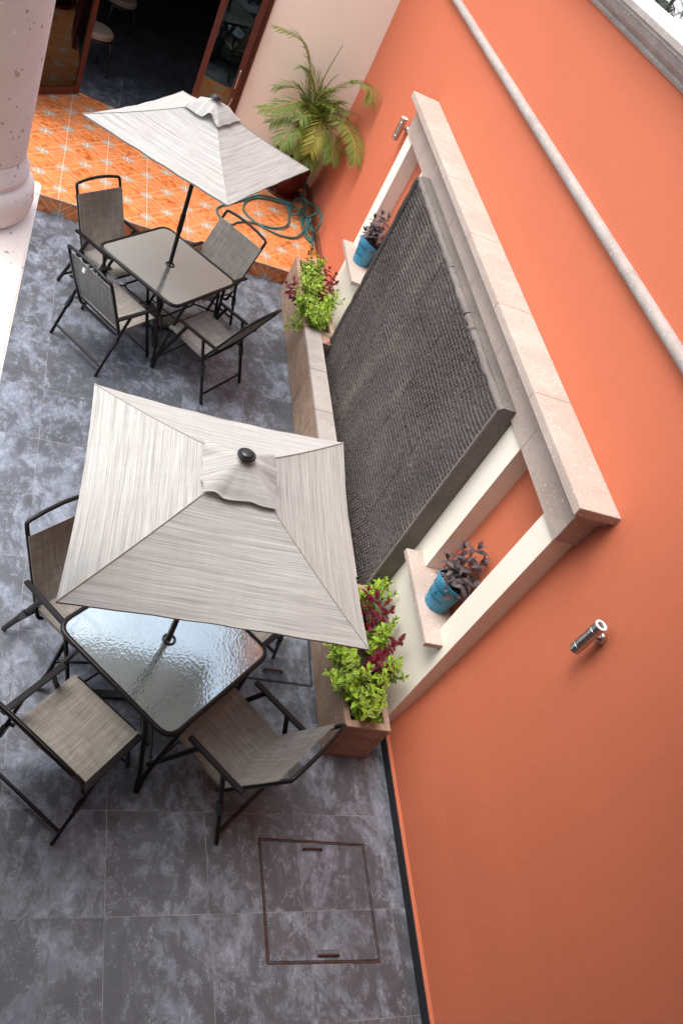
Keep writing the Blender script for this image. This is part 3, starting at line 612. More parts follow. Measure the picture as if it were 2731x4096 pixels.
# ------------------------------------------------------------------ blue pots on the shelves
def text_on_cone(word, size, zc, r, ang0, root, mat):
    """letters wrapped round the pot"""
    cu = bpy.data.curves.new('lettering', 'FONT'); cu.body = word; cu.size = size; cu.align_x = 'CENTER'; cu.align_y = 'CENTER'; cu.resolution_u = 2
    to = bpy.data.objects.new('lettering', cu); COL.objects.link(to); bpy.context.view_layer.update()
    me = bpy.data.meshes.new_from_object(to.evaluated_get(bpy.context.evaluated_depsgraph_get())); COL.objects.unlink(to); bpy.data.objects.remove(to)
    for v in me.vertices:
        z = zc + v.co.y; rr = r(z) + .0012; a = ang0 + v.co.x / rr; v.co = (rr * cos(a), rr * sin(a), z)
    me.materials.append(mat); o = bpy.data.objects.new('lettering', me); COL.objects.link(o); o.parent = root; return o
def blue_pot(x, y, z, ang, label, lean):
    r = thing('blue_pot', label, 'pot', (x, y, z), ang, 'blue metal pots on the shelves')
    rad = lambda h: .088 + .030 * h / .25
    n = 40; m = MB()
    def top(a): return .235 + .050 * max(0, cos(a)) ** 1.3                       # the front of the collar stands higher
    H = 8; ring = []
    for k in range(n):
        a = 2 * pi * k / n; T = top(a)
        for i in range(H + 1): zz = T * i / H; ring.append((rad(zz) * cos(a), rad(zz) * sin(a), zz))
        for i in range(H + 1): zz = T - (T - .04) * i / H; rr = rad(zz) - .003; ring.append((rr * cos(a), rr * sin(a), zz))
    W_ = 2 * (H + 1)
    fs = [(k * W_ + i, ((k + 1) % n) * W_ + i, ((k + 1) % n) * W_ + i + 1, k * W_ + i + 1) for k in range(n) for i in range(W_ - 1)]
    m.add(ring, fs, smooth=True); m.lathe([(.0001, .001), (.0878, .001)], n); m.build('bucket', M['blue'], r)
    lip = MB(); lip.tube([(rad(top(2 * pi * k / n)) * cos(2 * pi * k / n), rad(top(2 * pi * k / n)) * sin(2 * pi * k / n), top(2 * pi * k / n)) for k in range(n)], .0035, 6, True); lip.build('lip', M['blue'], r)
    MB().lathe([(.0001, .168), (.06, .172), (.105, .164)], 24).build('soil', M['soil'], r)
    text_on_cone('FLOWERS', .042, .198, rad, -.12, r, M['ink']); text_on_cone('- & -', .040, .152, rad, -.12, r, M['ink']); text_on_cone('PLANTS', .042, .108, rad, -.12, r, M['ink'])
    rr_ = random.Random(int(x * 100 + y * 10))
    for a0, z0 in [(.75, .045), (-.42, .035), (-.85, .10), (1.2, .20), (-1.2, .22), (.3, .025)]:
        m = MB()
        for k in range(4):
            a = a0 + rr_.uniform(-.10, .10); zz = z0 + rr_.uniform(-.014, .014); sz = rr_.uniform(.0015, .0042); q = rad(zz) + .001; c = Vector((q * cos(a), q * sin(a), zz)); tx = Vector((-sin(a), cos(a), 0))
            m.add([c + tx * (sz * cos(w)) + Vector((0, 0, 1.3 * sz * sin(w))) for w in [2 * pi * j / 7 for j in range(7)]], [tuple(range(7))])
        m.build('rust_spot', M['rustspot'], r)
    return r
blue_pot(2.512, 1.215, 1.049, radians(212), 'blue lettered pot on the near shelf', 0)
blue_pot(2.512, 5.56, 1.049, radians(212), 'blue lettered pot on the far shelf beside the stone rim', 0)
def purple(x, y, z, label, seed, tipsl):
    rnd = random.Random(seed); r = thing('purple_plant', label, 'plant', (x, y, z), 0, 'purple leaved plants in the blue pots'); lf, st = MB(), MB()
    for q in tipsl: sprig(lf, st, (rnd.uniform(-.02, .02), rnd.uniform(-.02, .02), -.02), Vector((q[0] * 1.05, q[1] * 1.05, q[2] * 1.4)), .105, .050, 6, rnd, .38, 4)
    lf.build('foliage', M['leaf_purple'], r); st.build('stem', M['redstem'], r)
purple(2.512, 1.215, 1.215, 'purple leaved plant in the near blue pot', 5, [(-.03, .10, .22), (.05, -.03, .25), (-.06, .01, .15), (.02, -.11, .17), (.06, .06, .16), (-.08, -.05, .10), (.0, .03, .29), (.03, -.16, .09), (-.05, .13, .10)])
purple(2.512, 5.56, 1.215, 'purple leaved plant in the far blue pot by the dark rim', 6, [(-.04, .10, .20), (.03, -.03, .28), (-.06, .0, .16), (.0, -.10, .18), (.06, .06, .14), (-.07, .08, .09), (-.01, .05, .26)])

# ------------------------------------------------------------------ wall lamps
def lamp(y, z, label):
    r = thing('wall_lamp', label, 'lamp', (XW, y, z), 0, 'steel up and down wall lamps'); ex = -.083; h0, h1 = -.13, .10
    m = MB(); m.lathe([(.0001, h0), (.033, h0), (.033, h1)], 28, (ex, 0, 0)); MB().lathe([(.0335, h1 - .004), (.0335, h1 + .002), (.0215, h1 + .002), (.0215, h1 - .012)], 28, (ex, 0, 0)).build('lens_ring', M['tagwhite'], r)
    m.build('body', M['steel'], r)
    for zz in (h0 + .045, h1 - .045): MB().lathe([(.0332, zz - .0015), (.0347, zz), (.0332, zz + .0015)], 28, (ex, 0, 0)).build('ring', M['chrome'], r)
    MB().lathe([(.0001, h1 - .006), (.0208, h1 - .006)], 24, (ex, 0, 0)).build('lens', M['lens'], r)
    m = MB(); rot = Matrix.Rotation(-pi / 2, 3, 'Y'); m.lathe([(.0, 0), (.036, 0), (.036, .014), (.030, .022), (.0001, .022)], 28, (-.001, 0, .0), rot); m.box(-.06, -.018, -.008, .008, -.008, .008); m.build('mounting_plate', M['steel'], r)
lamp(.185, 2.225, 'steel cylinder lamp on the orange wall above the hatch side')
lamp(6.46, 2.145, 'steel cylinder lamp on the orange wall beyond the lintel')

# ------------------------------------------------------------------ tables, umbrellas, chairs
def rounded_square(s, r, z, n=6):
    return fillet([(s, s, z), (-s, s, z), (-s, -s, z), (s, -s, z)], r, n, True)
def make_table(loc, rz, label):
    r = thing('glass_table', label, 'table', loc, rz, 'square glass topped tables'); S, H = .476, .72
    MB().tube(rounded_square(S - .012, .10, H - .014), .017, 10, True).build('rim', M['metal'], r)
    pts = rounded_square(S - .014, .095, H - .012); n = len(pts)
    m = MB(); m.add([(p.x, p.y, H - .006) for p in pts] + [(p.x, p.y, H - .012) for p in pts], [tuple(range(n)), tuple(range(2 * n - 1, n - 1, -1))] + [(i, (i + 1) % n, (i + 1) % n + n, i + n) for i in range(n)])
    m.build('glass_top', M['glass_top'], r)
    for k in range(4):
        rot = Matrix.Rotation(k * pi / 2, 3, 'Z'); m = MB(); s = S - .014; q = s - .185; f = .435
        arc = fillet([(s, q, H - .03), (q - .02, q - .02, H - .036), (q, s, H - .03)], .16, 8)
        A = fillet([(f + .024, f + .016, .008), (f + .004, f - .020, .16), (s - .01, q + .03, H - .13), (s, q, H - .03)], .06, 4)
        Bp = fillet([(f + .016, f + .024, .008), (f - .020, f + .004, .16), (q + .03, s - .01, H - .13), (q, s, H - .03)], .06, 4)
        for P in (A, Bp, arc): m.tube([rot @ Vector(p) for p in P], .0150, 8)
        m.build('leg', M['metal'], r)
    MB().tube(rounded_square(.25, .07, .37), .010, 8, True).build('brace_ring', M['metal'], r)
    for sx in (-1, 1):
        for sy in (-1, 1): MB().tube([(.225 * sx, .225 * sy, .37), (.415 * sx, .415 * sy, .33)], .009, 6).build('brace_strut', M['metal'], r)
    m = MB(); m.tube([(.036 * cos(2 * pi * k / 20), .036 * sin(2 * pi * k / 20), H - .004) for k in range(20)], .008, 8, True); m.build('umbrella_grommet', M['black'], r)
    return r
NT_, FT_ = Vector((.742, .806, 0)), Vector((.623, 4.912, 0))
make_table(NT_, radians(45 + 1.9), 'square glass table nearer the camera with sky shining on its top')
make_table(FT_, radians(45 + 5.1), 'square glass table beside the orange terrace step')

def make_umbrella(base, apex, yaw, hd, drop, label, seed):
    rnd = random.Random(seed); base = Vector(base); apex = Vector(apex); ax = (apex - base).normalized()
    foot = base - ax * (base.z / ax.z)
    r = thing('patio_umbrella', label, 'umbrella', foot, 0, 'square striped patio umbrellas'); O = foot
    e1 = ax.cross(Vector((sin(yaw), -cos(yaw), 0))).normalized(); e2 = ax.cross(e1)
    ap = apex - O; P = lambda a, b, c: ap + e1 * a + e2 * b - ax * c                       # local frame: a,b across, c below the apex
    c45 = [(cos(k * pi / 2), sin(k * pi / 2)) for k in range(4)]
    MB().tube([Vector((0, 0, .02)), P(0, 0, .03)], .019, 14).build('pole', M['metal'], r)
    MB().tube([ax * 1.05, ax * 1.22], .0235, 14).tube([ax * 1.53, ax * 1.545], .022, 12).build('pole_sleeve', M['metal'], r)
    m = MB(); m.bar((-.34, -.03, .02), (.34, .03, .02), .05, .03); m.bar((.03, -.34, .0215), (-.03, .34, .0215), .05, .028); m.lathe([(.0, .03), (.06, .036), (.03, .06), (.03, .30), (.0, .30)], 16); m.build('base', M['black'], r)
    # canopy: four panels, each a grid from the apex to its hem
    m = MB(); NU, NV = 18, 14; A0 = .012; scal = .06
    for k in range(4):
        (ax0, ay0), (ax1, ay1) = c45[k], c45[(k + 1) % 4]; idx = []; vs = []; uvs = []
        edge = hd * math.sqrt(2); hgt = hd / math.sqrt(2)
        for i in range(NV + 1):
            t = A0 + (1 - A0) * i / NV
            for j in range(NU + 1):
                s = j / NU; a = (ax0 * (1 - s) + ax1 * s) * hd * t; b = (ay0 * (1 - s) + ay1 * s) * hd * t; w = 4 * s * (1 - s)
                sag = .030 * t * w * (1.0 - .5 * t) + .018 * sin(pi * t) ; pull = 1 - .030 * w * t * t
                z = drop * t + sag + .0035 * sin(s * 31 + t * 9 + k) * t * w
                vs.append(P(a * pull, b * pull, z)); uvs.append(((s - .5) * edge * t + k * 3.3, hgt * t + k * 1.7))
        fs = [(i * (NU + 1) + j, i * (NU + 1) + j + 1, (i + 1) * (NU + 1) + j + 1, (i + 1) * (NU + 1) + j) for i in range(NV) for j in range(NU)]
        m.add(vs, fs, uvs, True)
        # turned hem
        hv = []; hu = []
        for j in range(NU + 1):
            p = Vector(vs[NV * (NU + 1) + j]); hv += [p, p + ax * -.018 - (p - ap).normalized() * .006]; hu += [(uvs[NV * (NU + 1) + j][0], 0.0), (uvs[NV * (NU + 1) + j][0], .02)]
        m.add(hv, [(2 * j, 2 * j + 2, 2 * j + 3, 2 * j + 1) for j in range(NU)], hu, True)
    can = m.build('canopy', M['canopy'], r)
    for k in range(4): MB().tube([P(c45[k][0] * hd * t, c45[k][1] * hd * t, drop * t + .018 * sin(pi * t) - .002) for t in [.24 + .76 * q / 12 for q in range(13)]], .0032, 5).build('seam', M['seam'], can)
    # wind vent: floppy square cap
    m = MB(); N = 44; vh = hd * .262; vs = []; uvs = []; ph = [rnd.uniform(0, 6.28) for _ in range(6)]
    for i in range(N + 1):
        for j in range(N + 1):
            u, v = -1 + 2 * i / N, -1 + 2 * j / N; rr = max(abs(u), abs(v)); a = (u + v) / 2 * vh; b = (u - v) / 2 * vh
            th = math.atan2(b, a); base_c = drop * (abs(a) + abs(b)) / hd
            cn = abs(abs(u) - abs(v)); wr = (sin(th * 5 + ph[0] + .5 * rr) * .62 + sin(th * 3 + ph[1]) * .5 - .05) * rr * (.25 + .75 * min(1, cn * 2.2))
            c = base_c - .010 - .030 * (1 - rr) - .055 * max(0, wr) ** 1.3; c -= .006 * (1 - abs(rr - .6))
            c = min(c, base_c - .006); sh = 1 - (.05 * (sin(th * 7 + ph[3]) * .5 + .5) + .06 * max(0, wr)) * rr
            vs.append(P(a * sh, b * sh, c)); uvs.append((v * vh * .75 + 11, u * vh * .75 + 5))
    m.add(vs, [(i * (N + 1) + j, (i + 1) * (N + 1) + j, (i + 1) * (N + 1) + j + 1, i * (N + 1) + j + 1) for i in range(N) for j in range(N)], uvs, True)
    m.build('wind_vent', M['canopy'], r)
    q = ax.to_track_quat('Z', 'Y').to_matrix()
    MB().lathe([(.0, 0), (.043, 0), (.047, .005), (.046, .010), (.041, .014), (.036, .012), (.033, .0125), (.033, .016), (.029, .021), (.020, .0245), (.0001, .026)], 32, P(0, 0, -.046), q).build('finial', M['black'], r)
    for k in range(4):
        m = MB(); m.bar(P(c45[k][0] * .03, c45[k][1] * .03, .075), P(c45[k][0] * hd * .985, c45[k][1] * hd * .985, drop * .985 + .022), .016, .012); m.bar(P(c45[k][0] * .03, c45[k][1] * .03, .48), P(c45[k][0] * hd * .52, c45[k][1] * hd * .52, drop * .52 + .03), .014, .010); m.build('rib', M['metal'], r)
    MB().lathe([(.02, -.03), (.036, -.03), (.036, .03), (.02, .03)], 16, P(0, 0, .48), q).build('runner', M['black'], r)
    return r
make_umbrella((.736, .809, .72), (.653, .799, 2.273), 3.906, 1.026, .346, 'square striped umbrella nearest the camera, its top seen from above', 4)
fu = make_umbrella((.622, .0 + 4.933, .72), (.544, 4.966, 2.224), 4.908, .983, .342, 'square striped umbrella over the table by the orange step', 9)

def make_chair(label):
    r = thing('folding_chair', label, 'chair', (0, 0, 0), 0, 'folding sling chairs round the glass tables')
    me = M['metal']
    # back tube with arched top and low U bend
    bt = lambda z: -.10 - (z - .33) * (.295 / .64)
    back = [(bt(.33), -.215, .33)] + [(bt(.36), -.262, .37)]
    loop = [(bt(.33), 0, .33), (bt(.33), -.2, .33), (bt(.345), -.262, .345), (bt(.6), -.264, .6), (bt(.95), -.265, .95), (bt(.975), -.262, .972), (bt(.985), -.245, .982), (bt(.998), -.13, .998), (bt(1.004), 0, 1.004)]
    half = fillet(loop[:3] + [loop[3]], .06, 5) + [Vector(p) for p in loop[4:]]
    full = half + [Vector((p.x, -p.y, p.z)) for p in reversed(half[1:-1])]
    MB().tube(full, .0140, 8, True).build('back_frame', me, r)
    # slings (closed thin sheets, hems folded round the tubes)
    def sling(P, w, ulen, nu, nv, name, sag):
        m = MB(); top, uvt = [], []; t_ = .004
        for i in range(nu + 1):
            s = i / nu; c, n = P(s)
            for j in range(nv + 1):
                v = -1 + 2 * j / nv; d = sag * (1 - v * v) * sin(pi * s) ; top.append((Vector((c[0], v * w, c[1])) - Vector((n[0], 0, n[1])) * d, n)); uvt.append((s * ulen, v * w))
        V = [p + Vector((n[0], 0, n[1])) * .016 for p, n in top] + [p + Vector((n[0], 0, n[1])) * (.016 - t_ if abs(uvt[k][1]) < w * .93 else -.014) for k, (p, n) in enumerate(top)]
        N1 = len(top); W_ = nv + 1; fs = []
        for i in range(nu):
            for j in range(nv):
                a = i * W_ + j; fs += [(a, a + 1, a + W_ + 1, a + W_), (N1 + a, N1 + a + W_, N1 + a + W_ + 1, N1 + a + 1)]
        m.add(V, fs, uvt + uvt, True); UV2 = uvt + uvt; rim = []
        rim += [[i * W_, (i + 1) * W_, N1 + (i + 1) * W_, N1 + i * W_] for i in range(nu)] + [[i * W_ + nv, N1 + i * W_ + nv, N1 + (i + 1) * W_ + nv, (i + 1) * W_ + nv] for i in range(nu)]
        rim += [[j, N1 + j, N1 + j + 1, j + 1] for j in range(nv)] + [[nu * W_ + j, nu * W_ + j + 1, N1 + nu * W_ + j + 1, N1 + nu * W_ + j] for j in range(nv)]
        for q in rim: m.add([V[k] for k in q], [(0, 1, 2, 3)], [UV2[k] for k in q])
        return m.build(name, M['sling'], r)
    bn = Vector((.64, .295)).normalized()
    bs_ = sling(lambda s: ((bt(.435 + .465 * s), .435 + .465 * s), (bn.x, bn.y)), .272, .52, 14, 14, 'back_sling', .03)
    def seatP(s):
        x = -.137 + .428 * s; z = .412 + .041 * s; nx, nz = -.095, .995
        if s > .94: z -= (s - .94) * .18
        return (x, z), (nx, nz)
    sling(seatP, .262, .45, 14, 14, 'seat_sling', .016)
    m = MB(); m.tube(fillet([(-.125, -.25, .408), (.285, -.25, .45), (.285, .25, .45), (-.125, .25, .408)], .03, 4, True), .0115, 8, True); m.tube([(.165, -.25, .436), (.165, .25, .436)], .008, 6); m.build('seat_frame', me, r)
    for s in (1, -1):
        MB().bar((-.25, .30 * s, .606), (.198, .30 * s, .610), .040, .018).build('armrest', me, r, .005)
        MB().tube([(.334, .282 * s, .004), (.107, .288 * s, .600)], .0180, 8, flat=.62).build('front_leg', me, r)
        m = MB(); m.tube([(-.310, .304 * s, .004), (-.088, .300 * s, .600)], .0180, 8, flat=.62); m.build('rear_leg', me, r)
        m = MB(); p = Vector((-.31, .304 * s, 0)); q = Vector((-.088, .3 * s, .6)); m.bar(p + (q - p) * .46, p + (q - p) * .62, .030, .042, (1, 0, .4)); m.tube([(-.15, .262 * s, .385), (-.165, .305 * s, .385)], .012, 8); m.build('hinge', M['black'], r, .004)
    MB().tube([(-.275, -.30, .095), (-.275, .30, .095)], .0120, 8).build('rear_stretcher', me, r)
    MB().tube([(.310, -.282, .062), (.310, .282, .062)], .0085, 8).build('front_stretcher', me, r)
    return r
CH = [((1.103, 4.364), 2.457, 'folding chair with its back to the trough at the far table'),
      ((1.264, .312), 2.365, 'folding chair whose back top touches the near planter end'),
      ((.191, 4.368), .788, 'folding chair with a small white tag on its back'),
      ((.157, 5.212), -.735, 'folding chair backing on the step on the column side'),
      ((1.032, 5.311), -2.297, 'folding chair backing on the step in front of the hose'),
      ((.274, .250), .875, 'folding chair cut by the bottom left edge, seen from behind'),
      ((.273, 1.167), -.804, 'folding chair half hidden by the left corner of the near umbrella'),
      ((1.29, 1.27), -2.32, 'folding chair almost hidden under the near umbrella beside the small hatch')]
proto = make_chair(CH[0][2])
for i, (p, a, lab) in enumerate(CH):
    o = proto if i == 0 else copy_tree(proto); o.location = (p[0], p[1], .001); o.rotation_euler = (0, 0, a); o['label'] = lab
    if 'white tag' in lab:
        MB().box(-.3975, -.392, .035, .065, .865, .905).build('care_tag', M['tagwhite'], o)

# ------------------------------------------------------------------ floor hatches
def hatch(corners, handles, label, mat, widths):
    r = thing('floor_hatch', label, 'hatch', (corners[0][0], corners[0][1], 0)); n = len(corners); ctr = sum((Vector((*c, 0)) for c in corners), Vector()) / n
    for i in range(n):
        a, b = Vector((*corners[i], .0)), Vector((*corners[(i + 1) % n], .0)); nrm = Vector((0, 0, 1)).cross((b - a).normalized()); nrm *= 1 if nrm.dot(ctr - a) > 0 else -1; d = (b - a).normalized()
        q = [a + (b - a) * (k / 14) + nrm * R.uniform(-.0012, .0012) for k in range(15)]
        m = MB(); w = widths[i]
        for p0, p1 in zip(q, q[1:]): m.bar(p0 + Vector((0, 0, .0015)) , p1 + Vector((0, 0, .0015)), w * R.uniform(.75, 1.2), .006)
        wpart(m, 'steel_edge', mat, r)
        m = MB(); m.bar(a + nrm * .011 + d * .012 + Vector((0, 0, .0006)), b + nrm * .011 - d * .012 + Vector((0, 0, .0006)), .006, .003); wpart(m, 'gap', M['black'], r)
    for (a, b) in handles:
        a, b = Vector((*a, 0)), Vector((*b, 0)); d = (b - a).normalized(); nrm = Vector((-d.y, d.x, 0))
        wpart(MB().tube(fillet([a, a + Vector((0, 0, .022)), b + Vector((0, 0, .022)), b], .008, 3), .0065, 6), 'handle', M['rust'], r)
        m = MB(); m.bar(a - d * .014 + nrm * .016 + Vector((0, 0, .001)), b + d * .014 + nrm * .016 + Vector((0, 0, .001)), .038, .003); wpart(m, 'handle_pocket', M['mortar'], r)
hatch([(1.552, -.070), (2.288, -.062), (2.305, -.772), (1.575, -.790)], [((1.849, -.124), (1.975, -.119)), ((1.898, -.745), (2.024, -.742))], 'large square floor hatch with rusty edge beside the orange wall', M['rust'], (.009, .004, .009, .010))
hatch([(1.30, 1.075), (2.020, 1.085), (2.033, 1.60), (1.32, 1.60)], [((1.642, 1.163), (1.782, 1.167))], 'smaller floor hatch half under the near table beside the planter', M['slate_skirt'], (.006, .008, .006, .006))

# ------------------------------------------------------------------ potted palm
PXc, PYc = 2.16, 8.42
pp = thing('glazed_pot', 'large dark red glazed pot on the terracotta terrace', 'pot', (PXc, PYc, HS))
MB().lathe([(.0001, .0), (.17, .0), (.185, .02), (.22, .2), (.265, .44), (.275, .48), (.29, .5), (.29, .54), (.265, .545), (.255, .52), (.0001, .50)], 40).build('pot_body', M['redpot'], pp)
MB().lathe([(.0001, .0), (.24, .0), (.265, .035), (.255, .04), (.23, .012)], 40, (0, 0, .002)).build('saucer', M['redpot'], pp)
MB().lathe([(.0001, .515), (.15, .525), (.25, .515)], 24).build('soil', M['soil'], pp)
pl = thing('palm', 'feathery areca palm growing in the dark red pot', 'palm', (PXc, PYc, HS + .52)); prr = random.Random(2)
FR = {'tall': [(2.11, 8.4, 1.18), (1.93, 8.4, 1.66), (1.82, 8.4, 1.85), (1.65, 8.35, 1.98), (1.35, 8.3, 2.0)], 'spear': [(2.1, 8.4, 1.57), (2.16, 8.4, 2.1)], 'spear2': [(2.17, 8.4, 1.55), (2.24, 8.4, 1.78)],
      'rup': [(2.11, 8.35, 1.42), (2.24, 8.2, 1.7), (2.35, 8.1, 1.85), (2.47, 7.75, 1.98), (2.5, 7.6, 1.89)], 'lmid': [(2.01, 8.3, 1.32), (1.8, 8.2, 1.31), (1.63, 8.1, 1.24), (1.46, 8.0, 1.2)], 'lup': [(2.0, 8.4, 1.36), (1.83, 8.5, 1.41), (1.62, 8.5, 1.33)],
      'llow': [(2.02, 8.3, 1.13), (1.82, 8.2, 1.16), (1.65, 8.1, 1.06)], 'ldown': [(2.04, 8.2, 1.13), (1.9, 8.0, 1.16), (1.78, 7.8, .97)], 'cdown': [(2.21, 8.2, 1.31), (2.17, 7.9, 1.19), (2.15, 7.8, 1.03)],
      'rdown': [(2.28, 8.2, 1.28), (2.38, 7.8, 1.48), (2.48, 7.4, 1.47), (2.52, 7.2, 1.33)], 'rmid': [(2.25, 8.35, 1.38), (2.32, 8.2, 1.49), (2.46, 8.0, 1.56)], 'r3': [(2.27, 8.35, 1.27), (2.37, 8.1, 1.45), (2.42, 7.9, 1.48)], 'rlow': [(2.3, 8.2, 1.24), (2.39, 7.9, 1.21), (2.4, 7.7, 1.06)],
      'back1': [(2.12, 8.45, 1.35), (2.0, 8.55, 1.6), (1.85, 8.6, 1.62)], 'back2': [(2.2, 8.45, 1.3), (2.32, 8.5, 1.45), (2.44, 8.45, 1.38)], 'low3': [(2.2, 8.25, 1.05), (2.24, 8.0, 1.02), (2.22, 7.85, .85)], 'in2': [(2.18, 8.3, 1.3), (2.2, 8.1, 1.5), (2.26, 7.95, 1.55)], 'in1': [(2.1, 8.3, 1.2), (2.0, 8.1, 1.35), (1.92, 7.95, 1.28)], 'low2': [(2.1, 8.25, 1.05), (2.02, 8.0, 1.08), (1.98, 7.85, .92)]}
def frond(key, pts, root):
    O = Vector((PXc, PYc, HS + .52)); base = Vector((PXc + prr.uniform(-.06, .06), PYc + prr.uniform(-.06, .06), HS + .50)) - O
    P = [base] + [Vector(p) - O for p in pts]; path = smooth_path(P, 10); n = len(path); lf, st = MB(), MB()
    st.tube(path, [.009 * (1 - .8 * i / n) + .0015 for i in range(n)], 6)
    if key.startswith('spear'): st.build('frond', M['palm'], root); return
    cum = [0.0]
    for i in range(1, n): cum.append(cum[-1] + (path[i] - path[i - 1]).length)
    tot = cum[-1]; start = (P[1] - P[0]).length * .75; step = .026; d = start; side = 0
    big = tot - start
    while d < tot - .004:
        i = max(k for k in range(n) if cum[k] <= d); t = (d - start) / big; c = path[i] + (path[min(i + 1, n - 1)] - path[i]) * ((d - cum[i]) / max(1e-6, cum[min(i + 1, n - 1)] - cum[i])); tg = (path[min(i + 1, n - 1)] - path[max(i - 1, 0)]).normalized()
        upv = Vector((0, 0, 1)) - tg * tg.z
        if upv.length < .1: upv = Vector((0, -1, .2)) - tg * Vector((0, -1, .2)).dot(tg)
        upv.normalize(); sx = tg.cross(upv); L = (.10 + .17 * sin(pi * min(1, t * .8 + .18))) * prr.uniform(.85, 1.1)
        for s in (-1, 1):
            dr = sx * s * .80 + tg * (.55 + .5 * t) + upv * prr.uniform(.12, .40)
            leaf(lf, c, dr, upv, L, .0155, .3, prr.uniform(.28, .5), 4)
        d += step
    o = lf.build('frond', M['palm_y'] if key == 'cdown' else M['palm'], root); st.build('frond_stalk', M['cane'], o)
for k, p in FR.items(): frond(k, p, pl)
m = MB()
for q in range(7):
    a = q * .9; m.tube(smooth_path([(.05 * cos(a), .05 * sin(a), -.01), (.06 * cos(a), .06 * sin(a), .25), (.09 * cos(a), .09 * sin(a), .55 + .05 * (q % 3))]), [.016] * 6 + [.011] * 7, 7)
m.build('cane', M['cane'], pl)

# ------------------------------------------------------------------ hose and tap
z = HS + .013
HA = [(2.43, 8.56, .62), (2.40, 8.5, .60), (2.40, 8.42, .45), (2.44, 8.35, z + .05), (2.46, 8.2, z), (2.45, 8.01, z), (2.39, 7.64, z + .02), (2.41, 7.42, z), (2.47, 7.32, z), (2.5, 7.38, z), (2.51, 7.5, z + .03), (2.48, 7.67, z + .05), (2.43, 7.9, z + .05), (2.40, 8.02, z + .04), (2.37, 7.86, z + .03), (2.38, 7.65, z + .02), (2.39, 7.5, z + .03), (2.27, 7.28, z + .01), (2.09, 7.21, z), (1.9, 7.24, z), (1.73, 7.33, z), (1.62, 7.47, z), (1.61, 7.6, z), (1.66, 7.77, z), (1.8, 7.94, z), (2.01, 8.03, z), (2.22, 8.03, z + .02), (2.32, 7.95, z + .05), (2.35, 7.86, z + .05), (2.30, 7.78, z + .05), (2.24, 7.8, z + .03), (2.2, 7.92, z + .04), (2.24, 8.06, z + .03), (1.99, 8.08, z + .01), (1.8, 7.98, z + .014), (1.59, 7.73, z), (1.42, 7.53, z), (1.29, 7.36, z), (1.27, 7.23, z), (1.32, 7.11, z), (1.38, 7.05, z), (1.45, 7.06, z), (1.52, 7.16, z), (1.63, 7.24, z), (1.78, 7.29, z), (1.97, 7.32, z), (2.12, 7.41, z + .02), (2.19, 7.57, z + .02), (2.21, 7.77, z + .03), (2.26, 8.0, z + .07), (2.38, 8.2, z + .09), (2.48, 8.11, .30), (2.50, 7.85, .40), (2.5, 7.64, .46), (2.5, 7.40, .50), (2.49, 7.32, .40), (2.49, 7.45, .27), (2.46, 7.56, .24), (2.42, 7.70, z + .06), (2.46, 7.70, .33), (2.51, 7.66, .42), (2.50, 7.75, .36), (2.44, 7.62, z + .06), (2.42, 7.45, z + .03), (2.48, 7.32, z + .02), (2.49, 7.20, z), (2.45, 7.06, z)]
hz = thing('garden_hose', 'long dark green garden hose looped on the orange tiles', 'hose', (2.3, 7.6, HS)); wpart(MB().tube(smooth_path(HA, 7), .0125, 8), 'hose_pipe', M['hose'], hz)
wpart(MB().tube([(2.45, 7.06, z), (2.43, 6.99, z)], .018, 10), 'nozzle', M['brass'], hz)
tap = thing('garden_tap', 'small metal wall tap in the corner feeding the hose', 'tap', (2.59, 8.53, .62))
m = MB(); m.tube(fillet([(2.62, 8.53, .63), (2.46, 8.55, .64), (2.43, 8.56, .61)], .02), .012, 8); wpart(m, 'spout', M['chrome'], tap); m = MB(); m.bar((2.50, 8.50, .685), (2.50, 8.59, .685), .014, .008); m.tube([(2.50, 8.545, .64), (2.50, 8.545, .685)], .007, 8); wpart(m, 'tap_handle', M['chrome'], tap)

# ------------------------------------------------------------------ balcony column and parapet beside the camera
par = thing('balcony_parapet', 'pale cantera parapet slab under the round column', 'parapet', (-.7, -.3, 3.4))
m = MB(); xe = lambda y: -.4585 - .026 * y
m.add([(-1.05, -2.84, 3.36), (xe(-2.84), -2.84, 3.36), (xe(.493), .493, 3.36), (-1.05, .493, 3.36), (-1.05, -2.84, 3.5), (xe(-2.84), -2.84, 3.5), (xe(.493), .493, 3.5), (-1.05, .493, 3.5)], [(0, 3, 2, 1), (4, 5, 6, 7), (0, 1, 5, 4), (1, 2, 6, 5), (2, 3, 7, 6), (3, 0, 4, 7)])
wpart(m, 'coping_slab', M['cantera_pale'], par, .005, 2)
colm = thing('balcony_column', 'round pink cantera column standing on the pale parapet', 'column', (-.69, .29, 3.5))
MB().lathe([(.0001, .001), (.195, .001), (.207, .02), (.211, .05), (.207, .085), (.192, .105), (.180, .108), (.180, .118), (.186, .124), (.186, .135), (.176, .150), (.170, .175)], 56).build('base_moulding', M['cantera_pale'], colm)
MB().lathe([(.170, .176), (.1685, .30), (.1665, 1.4), (.16, 2.29)], 56).build('shaft', M['cantera_col'], colm)

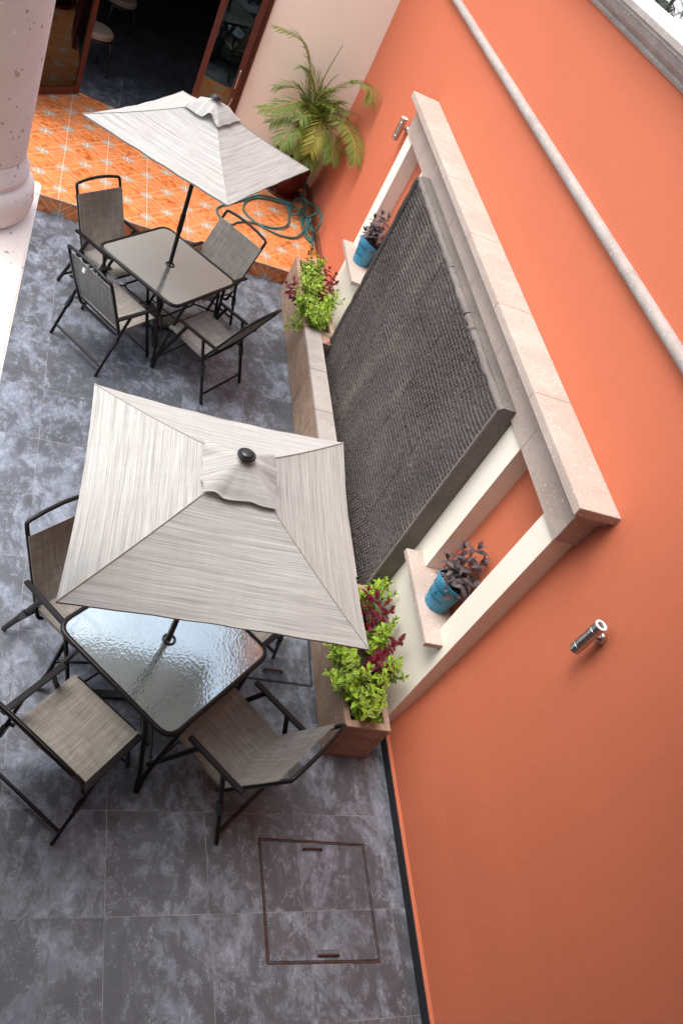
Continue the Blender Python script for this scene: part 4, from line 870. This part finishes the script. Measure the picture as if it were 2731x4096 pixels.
# ------------------------------------------------------------------ unseen house volumes added round the balcony to block skylight
hh = thing('shading_house', 'unseen sand plaster walls and roof added round the balcony to block skylight', 'building', (-1.5, -2.9, 0))
m = MB(); m.box(-2.1, 2.56, -3.1, -2.85, -.1, 5.79); m.box(-2.1, -1.9, -2.85, .48, 3.356, 5.79); m.box(-1.05, -.85, -2.85, .40, -.1, 2.949); wpart(m, 'plaster', M['sand'], hh)  # out-of-view walls added to darken the near end of the courtyard
m = MB(); m.box(-1.9, -.47, -2.85, .48, 2.95, 3.355); wpart(m, 'balcony_floor', M['sand'], hh)
m = MB(); m.box(-2.4, 2.9, -3.4, -1.3, 5.8, 5.98); m.box(.35, 2.9, -1.3, .2, 5.8, 5.98); wpart(m, 'roof', M['sand'], hh)  # invented L-shaped roof, cut to shade the near wall but not the parapet

# ------------------------------------------------------------------ beyond the wall
nb = thing('neighbour_house', 'pale flat roofed neighbour building beyond the orange wall', 'building', (8, 10, 0))
wpart(MB().box(4.6, 9.5, 4, 12, -.2, 3.2), 'wall', M['concrete'], nb); wpart(MB().box(4.5, 9.6, 3.9, 12.1, 3.201, 3.3), 'roof', M['concrete'], nb)
po = thing('white_pole', 'white pole standing beyond the orange wall', 'pole', (7.45, 12.6, -.2)); wpart(MB().tube([(7.45, 12.6, -.2), (7.45, 12.6, 7.0)], .05, 10), 'shaft', M['white'], po); wpart(MB().bar((7.2, 12.6, 6.6), (7.8, 12.6, 6.6), .05, .05), 'crossbar', M['white'], po)
def tree(x, y, h, rad, label, seed):
    rnd = random.Random(seed); r = thing('tree', label, 'tree', (x, y, -.2), 0, 'grey green trees beyond the wall'); m = MB()
    m.tube(smooth_path([(0, 0, 0), (.1, .05, h * .3), (-.05, .1, h * .6)]), [.16 - .008 * i for i in range(13)], 8)
    for k in range(6): a = k * 1.05; m.tube(smooth_path([(0, .05, h * .45), (rad * .4 * cos(a), rad * .4 * sin(a), h * .62), (rad * .75 * cos(a), rad * .75 * sin(a), h * (.7 + .04 * k))]), [.07 - .004 * i for i in range(13)], 6)
    m.build('trunk', M['trunk'], r); lf = MB(); cl = []
    for k in range(26):
        a = rnd.uniform(0, 6.28); q = rad * rnd.uniform(.2, 1); cl.append(Vector((q * cos(a), q * sin(a), h * rnd.uniform(.3, 1.0))))
    for c in cl:
        for k in range(60):
            d = Vector((rnd.gauss(0, 1), rnd.gauss(0, 1), rnd.gauss(0, .8))); leaf(lf, c + d * .3, (rnd.gauss(0, 1), rnd.gauss(0, 1), rnd.gauss(-.2, .6)), (0, .1, 1), .22, .1, .2, .2, 2)
    lf.build('crown', M['fog_leaf'], r)
tree(9.5, 15.5, 5.2, 2.0, 'bushy grey green tree farther from the white pole', 1); tree(7.0, 14.8, 4.6, 1.8, 'bushy grey green tree behind the white pole', 2); tree(12.5, 15.0, 5.0, 2.2, 'grey green tree at the top right corner', 3)
